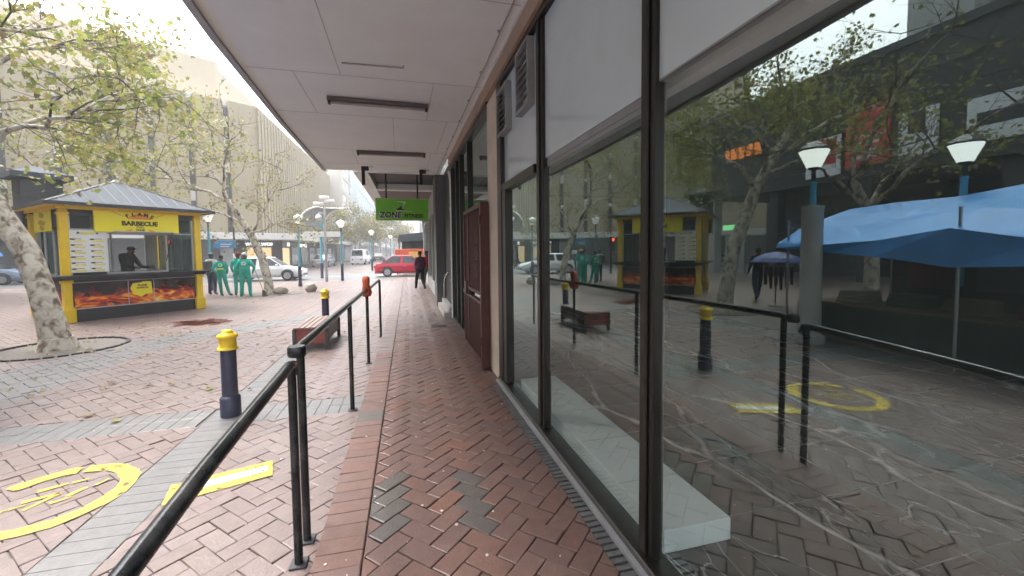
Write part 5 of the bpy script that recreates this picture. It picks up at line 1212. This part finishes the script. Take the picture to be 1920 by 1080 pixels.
# ------------------------------------------------------------------ buildings across the plaza
M_tanc = mat('tan_concrete', (.33, .275, .18), .85, 0, .07, .35, bump=.2, bscale=4, dirt=.25, dirtcol=(.29, .24, .17), streak=6)
M_rib = mat('tan_rib', (.35, .295, .195), .85, 0, .06, .5, dirt=.2, streak=8, dirtcol=(.32, .27, .19))
def tan_building():
    A = math.radians(33.5); t = thing('office_building', 'large tan concrete building with vertical ribs and a canopy over lit shops', 'building', (-13.85, 45.5, PZ), A)
    H = 15.75; Wd = 24.
    st = Matrix.Rotation(math.radians(90)-A, 4, 'Z')     # along the street: local x -> world +y
    b = MB(); b.boxb(-Wd, -.02, .3, 14, 3.4, H-.4)
    b.xf = st; b.boxb(.3, 38.5, .4, 12, 3.4, H-.4); b.xf = None
    b.boxb(-Wd, -.3, 2.4, 14, 0, 3.4); b.xf = st; b.boxb(2, 38.5, 2.0, 12, 0, 3.4); b.xf = None
    b.build('wall', M_tanc, t)
    n = 9; pitch = Wd/n
    b = MB()
    for k in range(n):
        x1 = -k*pitch-.1; x0 = x1-pitch+.42
        b.boxb(x0, x1, -.15, .3, 3.4, H-.02 if k else H, .05)
        b.boxb(x0+.02, x0+.10, -.21, -.15, 3.4, H-.3); b.boxb(x1-.10, x1-.02, -.21, -.15, 3.4, H-.3)
    b.build('panel', M_rib, t)
    for k in range(n):
        x0 = -(k+1)*pitch-.1+.0; 
        b = MB(); b.boxb(x0+.02, x0+.40, .22, .29, 3.6, H-.6)
        b.build('slot_window', mat('slot_glass', (.05, .05, .05), .25, 0, .3, 1), t)
        b = MB()
        for z in (6.4, 9.2, 11.6, 13.4): b.boxb(x0+.03, x0+.39, .1, .215, z, z+(.9 if (k+int(z)) % 2 else .35)); b.build('spandrel', M_offwhite, t); b = MB()
    b = MB(); b.xf = st; w = .98; m = 39
    for k in range(m):
        x = .05+k*w
        b.boxb(x, x+.62, -.12, .4, 3.4, H-.05); 
    b.build('rib', M_rib, t)
    b = MB(); b.xf = st; b.boxb(.1, 38.4, .33, .38, 3.4, H-.5); b.build('rib_recess', mat('rib_recess_brown', (.25, .205, .15), .9, 0, .1, 1), t)  # darker sheet between the ribs, recess shade put into its colour
    b = MB(); b.boxb(-Wd, -.1, .31, 3.2, H-.4, H+.1); b.xf = st; b.boxb(.1, 38.4, .42, 3.2, H-.4, H+.12); b.build('coping', M_offwhite, t)
    b = MB(); b.boxb(-Wd+2, -2.2, 3.0, 12, H-.4, 20.4, .3); b.xf = st; b.boxb(1.8, 36, 4.2, 12, H-.4, 20.4, .3); b.build('penthouse', mat('penthouse_tan', (.52, .44, .32), .85, 0, .05, .4), t)
    # podium, canopy and shops at street level (set forward of the tower round the corner)
    b = MB(); b.boxb(-Wd, 3.0, -2.6, .3, 2.95, 3.55, .02); b.xf = st; b.boxb(.9, 38, -3.3, .4, 2.96, 3.53, .02); b.build('canopy', mat('canopy_white', (.66, .64, .60), .6, 0, .06, .6, dirt=.3), t)
    bk = mat('fascia_black', (.03, .03, .035), .5)
    b = MB(); b.boxb(-1.1, 2.0, 1.25, 1.4, 2.25, 2.95); b.boxb(-2.0, -1.1, 1.1, 1.4, -.1, 2.95); b.build('shop_fascia', bk, t)
    b = MB(); b.boxb(1.32, 2.1, .75, 1.24, -.1, 2.95); b.build('corner_pillar', bk, t)
    lit = emis('shop_light', (1, .72, .38), .17)
    for x0, x1 in ((-.98, .12), (.24, 1.3)):
        b = MB(); b.boxb(x0, x1, 1.42, 1.5, .25, 2.25); b.build('lit_window', lit, t)
        b = MB()
        for x in (x0-.05, x1-.03): b.boxb(x, x+.08, 1.3, 1.42, .25, 2.25)
        b.boxb(x0-.05, x1+.05, 1.3, 1.42, 0, .25); b.build('window_frame', M_dark, t)
    b = MB(); b.ball((-.15, 1.38, 1.9), .22, 12, 8, (1, .2, 1)); b.build('window_poster', mat('poster_rust', (.5, .2, .1), .6), t)
    b = MB(); text_into(b, 'WOOLWORTHS', .44, face_m(.55, 1.21, 2.56), bold=.012, ext=.02); b.build('shop_lettering', emis('letter_white', (.95, .95, 1), .35), t)
    b = MB(); b.boxb(-3.2, -2.05, 1.0, 1.3, -.1, 2.6); b.build('white_shutter', mat('shutter_white', (.60, .63, .63), .5), t)
    b = MB(); b.boxb(-Wd, -3.25, 1.2, 1.4, -.1, 2.95); b.build('grey_bay', mat('bay_grey', (.22, .23, .24), .6), t)
    b = MB(); b.xf = st; b.boxb(2.4, 38, -1.0, -.8, 0, 2.95); b.build('dark_shopfront', M_dark, t)
    b = MB(); b.xf = st; b.boxb(2.7, 5.4, -1.06, -1.01, .25, 2.2); b.build('lit_window', lit, t)
    b = MB(); b.xf = st; b.boxb(4.7, 5.4, -1.12, -1.07, 2.4, 2.8); b.build('shop_logo', emis('letter_white', (.95, .95, 1), .35), t)
    for k in range(7):
        b = MB(); b.xf = st; b.boxb(6.4+k*4.4, 9.6+k*4.4, -1.06, -1.01, .3, 2.3); b.build('shop_window', mat('shop_window_grey', (.16, .16, .15), .2, 0, .4, 1) if k % 2 else M_dglass, t)
    b = MB(); b.xf = st; b.boxb(9.6, 13.4, -1.12, -1.07, 2.35, 2.75); b.build('shop_sign', emis('sign_pale', (.9, .9, 1), .25), t)
tan_building()
def row_building(name, label, x, y0, y1, h, col, rows, cols, wz, parapet=.4, depth=14, dark=(.12, .14, .16)):
    t = thing(name, label, 'building', (x, y0, PZ)); m = mat(name+'_wall', col, .8, 0, .05, .3, dirt=.15)
    b = MB(); b.boxb(-depth, 0, 0, y1-y0, 0, h); b.boxb(-depth-.2, .25, -.25, y1-y0, h, h+parapet)
    for k in range(rows):
        z = 4.2+k*(h-4.5)/rows; b.boxb(0, .12, 0, y1-y0, z-.25, z-.05)
    b.build('wall', m, t)
    wm = mat(name+'_glass', dark, .2, 0, .3, 1)
    for k in range(rows):
        z = 4.2+k*(h-4.5)/rows
        for c in range(cols):
            wd = (y1-y0)/cols; b = MB(); b.boxb(0.0, .03, c*wd+wd*.25, c*wd+wd*.75, z+.5, z+.5+wz); b.build('window', wm, t)
        for c in range(2):
            b = MB(); b.boxb(-4-c*4.2, -2.4-c*4.2, -.03, 0, z+.5, z+.5+wz); b.build('window', wm, t)
    b = MB(); b.boxb(0, .1, .3, y1-y0-.3, .3, 3.0); b.build('shop_window', wm, t)
    b = MB(); b.boxb(.1, 2.4, 0, y1-y0, 3.1, 3.5); b.build('canopy', M_offwhite, t)
row_building('apartment_block', 'cream block with a column of dark windows beyond the tan ribbed facade', -11.9, 85, 98, 19.5, (.58, .54, .47), 5, 3, 1.7)
row_building('bank_building', 'pale blue white building with rows of small windows farther along the street', -10.8, 102, 165, 24.5, (.55, .63, .66), 5, 16, 1.6)
row_building('corner_block', 'faint pale block at the far end of the street', -9.5, 170, 240, 20, (.6, .6, .58), 4, 12, 1.6)
def right_far():
    t = thing('awning_shop', 'dark grey shop with a curved dark awning across the street end', 'building', (1.6, 37, PZ))
    b = MB(); b.boxb(0, 14, 0, 22, 0, 9); b.boxb(-.15, 14, -.2, 0, 8.6, 9.2); b.build('wall', mat('slate_wall', (.16, .18, .2), .7, 0, .1, .5), t)
    for z in (3.6, 6.2):
        for y in (1, 4, 7, 10):
            b = MB(); b.boxb(-.03, 0, y, y+1.6, z, z+1.6); b.build('window', mat('pale_glass', (.4, .47, .5), .2), t)
        b = MB(); b.boxb(.4, 1.6, -.03, 0, z, z+1.6); b.build('window', mat('pale_glass', (.4, .47, .5)), t)
    aw = mat('awning_slate', (.06, .085, .10), .7, 0, .15, 1)
    b = MB(); pr_ = [(2.6, 3.9), (1.2, 3.5), (0, 3.25), (-1.4, 3.1), (-2.25, 3.0), (-2.35, 2.55)]
    b.slab(pr_+[(2.6, 2.55)], -3.6, -.02); b.build('awning', aw, t)
    b = MB(); 
    for x in (-2.25, .1, 2.0): b.boxb(x-.04, x+.04, -3.5, -3.42, 0, 2.55)
    b.build('awning_post', M_dark, t)
    b = MB(); b.boxb(-2.1, 0, -.06, -.02, 0, 2.55); b.build('shop_window', M_dglass, t)
    t2 = thing('poster_stand', 'orange and yellow advertising stand beside the red car under the dark awning', 'stand', (.35, 33.1, PZ))
    b = MB(); b.boxb(-1.3, .9, -.1, .1, .25, 1.9, .02); s = b.build('panel', mat('poster_orange', (.62, .14, .06), .5), t2)
    b = MB(); b.boxb(-.3, .7, -.115, -.1, 1.0, 1.7); b.build('poster_inset', mat('poster_yellow', (.7, .5, .15), .5), s)
    b = MB(); b.boxb(-1.2, -1.1, -.08, .08, 0, .25); b.boxb(.7, .8, -.08, .08, 0, .25); b.build('foot', M_dark, t2)
right_far()

# ------------------------------------------------------------------ market side of the plaza (seen in the glass)
def arcade():
    X = -19.4; Y0, Y1 = -26, 24.9
    t = thing('arcade_building', 'long dark arcade building with advertising panels along its upper facade', 'building', (X, 0, PZ))
    dk = mat('arcade_dark', (.045, .047, .05), .6, 0, .15, .6)
    b = MB(); b.boxb(-14, 0, Y0, Y1, 5.25, 10.45); b.boxb(-14, -5, Y0, Y1, 0, 5.25); b.boxb(-14, .35, Y0, Y1, 5.05, 5.25); b.boxb(-14.2, .2, Y0, Y1+.1, 10.45, 10.8)
    for z in (6.2, 7.2, 8.2, 9.2): b.boxb(0, .06, Y0, Y1, z, z+.08)
    b.build('wall', dk, t)
    for y in [Y0+.5+i*5.0 for i in range(11)]:
        b = MB(); b.boxb(-.6, 0, y, y+.6, 0, 5.05, .02); b.build('column', M_concrete if y > 20 else dk, t)
    for y in [Y0+1.5+i*5.0 for i in range(10)]:
        b = MB(); b.boxb(-4.99, -4.95, y, y+3.6, .4, 3.6); b.build('shop_window', M_dglass, t)
    b = MB(); b.boxb(-.9, -.7, 22.6, 24.3, 0, 2.7); b.build('roller_door', mat('door_grey', (.33, .34, .34), .5, 0, .1, 1), t)
    def poster(lab, y0, y1, z0, z1, m, ins=None, lines=0):
        o = MB(); o.boxb(.07, .16, y0, y1, z0, z1); p = o.build('poster', m, t, label=lab)
        if ins:
            q = MB(); q.boxb(.16, .168, y0+(y1-y0)*ins[0], y0+(y1-y0)*ins[1], z0+(z1-z0)*ins[2], z0+(z1-z0)*ins[3], .003); q.build('poster_picture', ins[4], p)
        if lines:
            q = MB()
            for k in range(lines): q.boxb(.161, .169, y0+.3, y0+.3+(y1-y0-.6)*(.9-.2*(k % 2)), z0+.35+k*.32, z0+.35+k*.32+.14)
            q.build('poster_lines', M_white if m is not M_white else mat('poster_navy', (.05, .07, .16), .5), p)
    pred = mat('poster_red', (.78, .07, .06), .5); pw_ = mat('poster_white', (.8, .82, .83), .5)
    poster('white advertising panel with a red figure', 15.9, 17.7, 5.4, 7.4, pw_, (.1, .6, .3, .95, pred))
    poster('red advertising panel with pale lines', 13.75, 15.65, 5.6, 8.5, pred, None, 4)
    poster('white advertising panel with a dark portrait', 12.0, 13.4, 5.6, 7.6, pw_, (.3, .75, .5, .95, mat('portrait_brown', (.1, .06, .05), .6)), 1)
    poster('long white advertising panel with a dark car shape', 8.2, 11.1, 5.7, 7.4, pw_, (.2, .9, .35, .65, M_dark), 0)
    b = MB()
    for k in range(5): b.boxb(.02, .12, 20.7+k*.62, 21.14+k*.62, 7.5+.05*(k % 2), 8.25)
    b.build('orange_letters', emis('orange_sign', (1, .28, .05), .35), t)
    b = MB(); b.boxb(-.4, -.2, 22.7, 24.0, 2.95, 3.3, .03); b.build('green_sign', emis('green_sign_lit', (.35, 1, .4), .5), t)
    t = thing('concrete_tower', 'pale concrete tower with vertical ribs rising behind the dark arcade', 'building', (-24.5, 0, PZ))
    b = MB(); b.boxb(-16, -.3, -24, 16.6, 0, 34); b.build('wall', mat('tower_grey', (.5, .49, .47), .85, 0, .06, .4), t)
    b = MB()
    for k in range(16): b.boxb(-.3, 0, -23.8+k*2.5, -22.2+k*2.5, 11, 34)
    b.build('rib', mat('tower_rib', (.55, .54, .52), .85), t)
arcade()
def stall():
    t = thing('market_stall', 'market stall under a sagging blue tarpaulin beside the lit lamp', 'stall', (-6.6, 4.2, PZ))
    bl = mat('tarpaulin_blue', (.07, .32, .74), .5, 0, .14, 3, bump=.9, bscale=7, dirt=.25)
    b = MB(); rnd = random.Random(4)
    xs = [-1.5, -.9, -.25, .35, 1.0, 1.6]; ys = [-3.0, -2.1, -1.2, -.3, .6, 1.5, 2.4]
    def P(i, j):      # a sheet pulled over poles: peaks at the poles, slack in between
        x, y = xs[i], ys[j]; z = 2.62 - .20*abs(i-2) - (.13 if i == 5 else 0)
        z += (.09 if j in (0, 3, 6) else -.05) + rnd.uniform(-.035, .035)
        if j == 6: z -= .16
        return (x, y+rnd.uniform(-.06, .06), z)
    G = [[P(i, j) for j in range(7)] for i in range(6)]
    vs = []; fs = []
    for i in range(6):                      # one extra point between neighbours gives the cloth its creases
        for j in range(7): vs.append(G[i][j])
    for i in range(5):
        for j in range(6):
            a, q, c_, d = i*7+j, i*7+j+1, (i+1)*7+j+1, (i+1)*7+j
            m = [sum(vs[k][n] for k in (a, q, c_, d))/4 for n in range(3)]; vs.append((m[0], m[1], m[2]-.03+rnd.uniform(-.02, .03))); e = len(vs)-1
            fs += [(a, q, e), (q, c_, e), (c_, d, e), (d, a, e)]
    b.add(vs, [f[::-1] for f in fs], False)
    fr = G[5]; dr = [.22, .14, .30, .55, .26, .15, .10]
    n0 = [(p[0], p[1], p[2]) for p in fr]; n1 = [(p[0]+.06*(-1)**j, p[1], p[2]-dr[j]) for j, p in enumerate(fr)]
    b.add(n0+n1, [(j, j+1, 8+j, 7+j) for j in range(6)], False)
    k = b.build('tarpaulin', bl, t); so_ = k.modifiers.new('thickness', 'SOLIDIFY'); so_.thickness = .006
    for x in (-1.4, 1.5):
        for y in (-2.9, -.3, 2.3):
            b = MB(); b.tube([(x, y, 0), (x, y, 2.3)], .022, 8); b.build('pole', M_steel, t)
    b = MB(); b.boxb(.2, 1.3, -2.8, 2.2, .70, .74); b.build('table_top', mat('table_wood', (.16, .10, .06), .7), t)
    b = MB(); b.boxb(.22, 1.32, -2.82, 2.22, .1, .698); b.build('table_cloth', mat('cloth_dark_green', (.02, .035, .03), .9, 0, .3, 6), t)
    b = MB(); b.boxb(-1.45, -1.40, -2.9, 2.3, .2, 2.25); b.build('back_cloth', mat('back_cloth_dark', (.025, .025, .028), .9, 0, .3, 3), t)
    g = 'goods on the market stall'
    cols = [(.3, .3, .32), (.05, .07, .2), (.12, .03, .03), (.2, .16, .1), (.06, .1, .07), (.4, .36, .3)]
    labs = ['folded pale cloth pile at the near end of the stall table', 'folded navy cloth pile on the stall table', 'folded dark red cloth pile on the stall table', 'folded tan cloth pile on the stall table', 'folded dark green cloth pile on the stall table', 'folded cream cloth pile at the far end of the stall table']
    for i in range(6):
        b = MB()
        for q in range(4): b.boxb(-.22+.01*q, .22-.012*q, -.26, .26-.01*q, q*.055, q*.055+.05, .015)
        tag(b.build('cloth_pile', mat('cloth_'+('pale', 'navy', 'red', 'tan', 'green', 'cream')[i], cols[i], .9, 0, .2, 9), loc=(-5.85+.05*(i % 2), 1.75+i*.78, PZ+.741)), labs[i], 'cloth', g)
    for i, (y, c) in enumerate(((1.9, (.30, .08, .03)), (2.9, (.04, .06, .14)), (4.4, (.12, .12, .13)), (5.4, (.2, .04, .05)))):
        b = MB(); b.slab([(-.3, -.75), (.3, -.75), (.27, .25), (.42, .12), (.46, .2), (.2, .40), (-.2, .40), (-.46, .2), (-.42, .12), (-.27, .25)], -.03, .03)
        o = b.build('hanging_shirt', mat('shirt_%s' % ('rust', 'navy', 'grey', 'wine')[i], c, .9, 0, .25, 6), loc=(-7.2, y, PZ+1.72), rz=R(80)); tag(o, ['rust', 'navy', 'grey', 'wine red'][i]+' shirt hanging under the blue tarpaulin', 'shirt', 'shirts hanging in the market stall')
    t = thing('market_umbrella', 'dark blue umbrella over a rail of hanging scarves near the leaning tree', 'umbrella', (-8.45, 9.75, PZ)); t.scale = (.8, .8, .8)
    b = MB(); n = 8; vs = [(0, 0, 2.05)]
    for r, z in ((.35, 1.98), (.7, 1.82), (.86, 1.66)):
        for k in range(n): a = 2*math.pi*k/n; vs.append((r*math.cos(a), r*math.sin(a), z))
    b.add(vs, [(0, 1+k, 1+(k+1) % n) for k in range(n)] + [(1+j*n+k, 1+(j+1)*n+k, 1+(j+1)*n+(k+1) % n, 1+j*n+(k+1) % n) for j in range(2) for k in range(n)])
    c = b.build('canopy', mat('umbrella_navy', (.06, .10, .30), .6, 0, .15, 3), t); c.modifiers.new('thickness', 'SOLIDIFY').thickness = .005
    b = MB(); b.tube([(0, 0, 0), (0, 0, 2.12)], .02, 8); b.build('pole', M_dark, t)
    b = MB(); b.lathe([(.25, 0), (.25, .06), (.04, .1)], n=14); b.build('base', M_concrete, t)
    b = MB(); b.tube([(-.45, -.3, 1.5), (.45, .3, 1.5)], .012, 6); b.build('rail', M_steel, t)
    for i in range(7):
        u = -.42+i*.14; b = MB(); L = .7+.25*((i*37) % 5)/5
        b.add([(-.05, 0, 0), (.05, 0.01, 0), (.06, .02, -L*.5), (.04, -.01, -L), (-.05, .01, -L+.03), (-.045, -.015, -L*.5)], [(0, 1, 2, 5), (5, 2, 3, 4)])
        o = b.build('scarf', mat('scarf_%s' % ('plum', 'brown', 'black')[i % 3], ((.06, .02, .03), (.05, .025, .015), (.015, .015, .017))[i % 3], .9), loc=(-8.45+u*.8, 9.75+u*.53, PZ+1.2), rz=R(34+20*(i % 2)))
        o.scale = (.8, .8, .8); o.modifiers.new('thickness', 'SOLIDIFY').thickness = .006
        tag(o, 'dark scarf hanging from the rail below the dark blue umbrella', 'scarf', 'scarves under the dark blue umbrella')
stall()

# ------------------------------------------------------------------ haze of the wet air
def haze():
    b = MB(); b.boxb(-304, 304, -304, 304, PZ-1.2, 37.5)
    m = bpy.data.materials.new('wet_air'); m.use_nodes = True; n = m.node_tree.nodes; n.remove(n['Principled BSDF'])
    v = n.new('ShaderNodeVolumePrincipled'); v.inputs['Color'].default_value = (.95, .97, 1, 1); v.inputs['Density'].default_value = .0023; v.inputs['Anisotropy'].default_value = .2
    m.node_tree.links.new(v.outputs[0], n['Material Output'].inputs['Volume'])
    o = b.build('haze', m); o['kind'] = 'stuff'; o['label'] = 'pale wet air over the street'
haze()
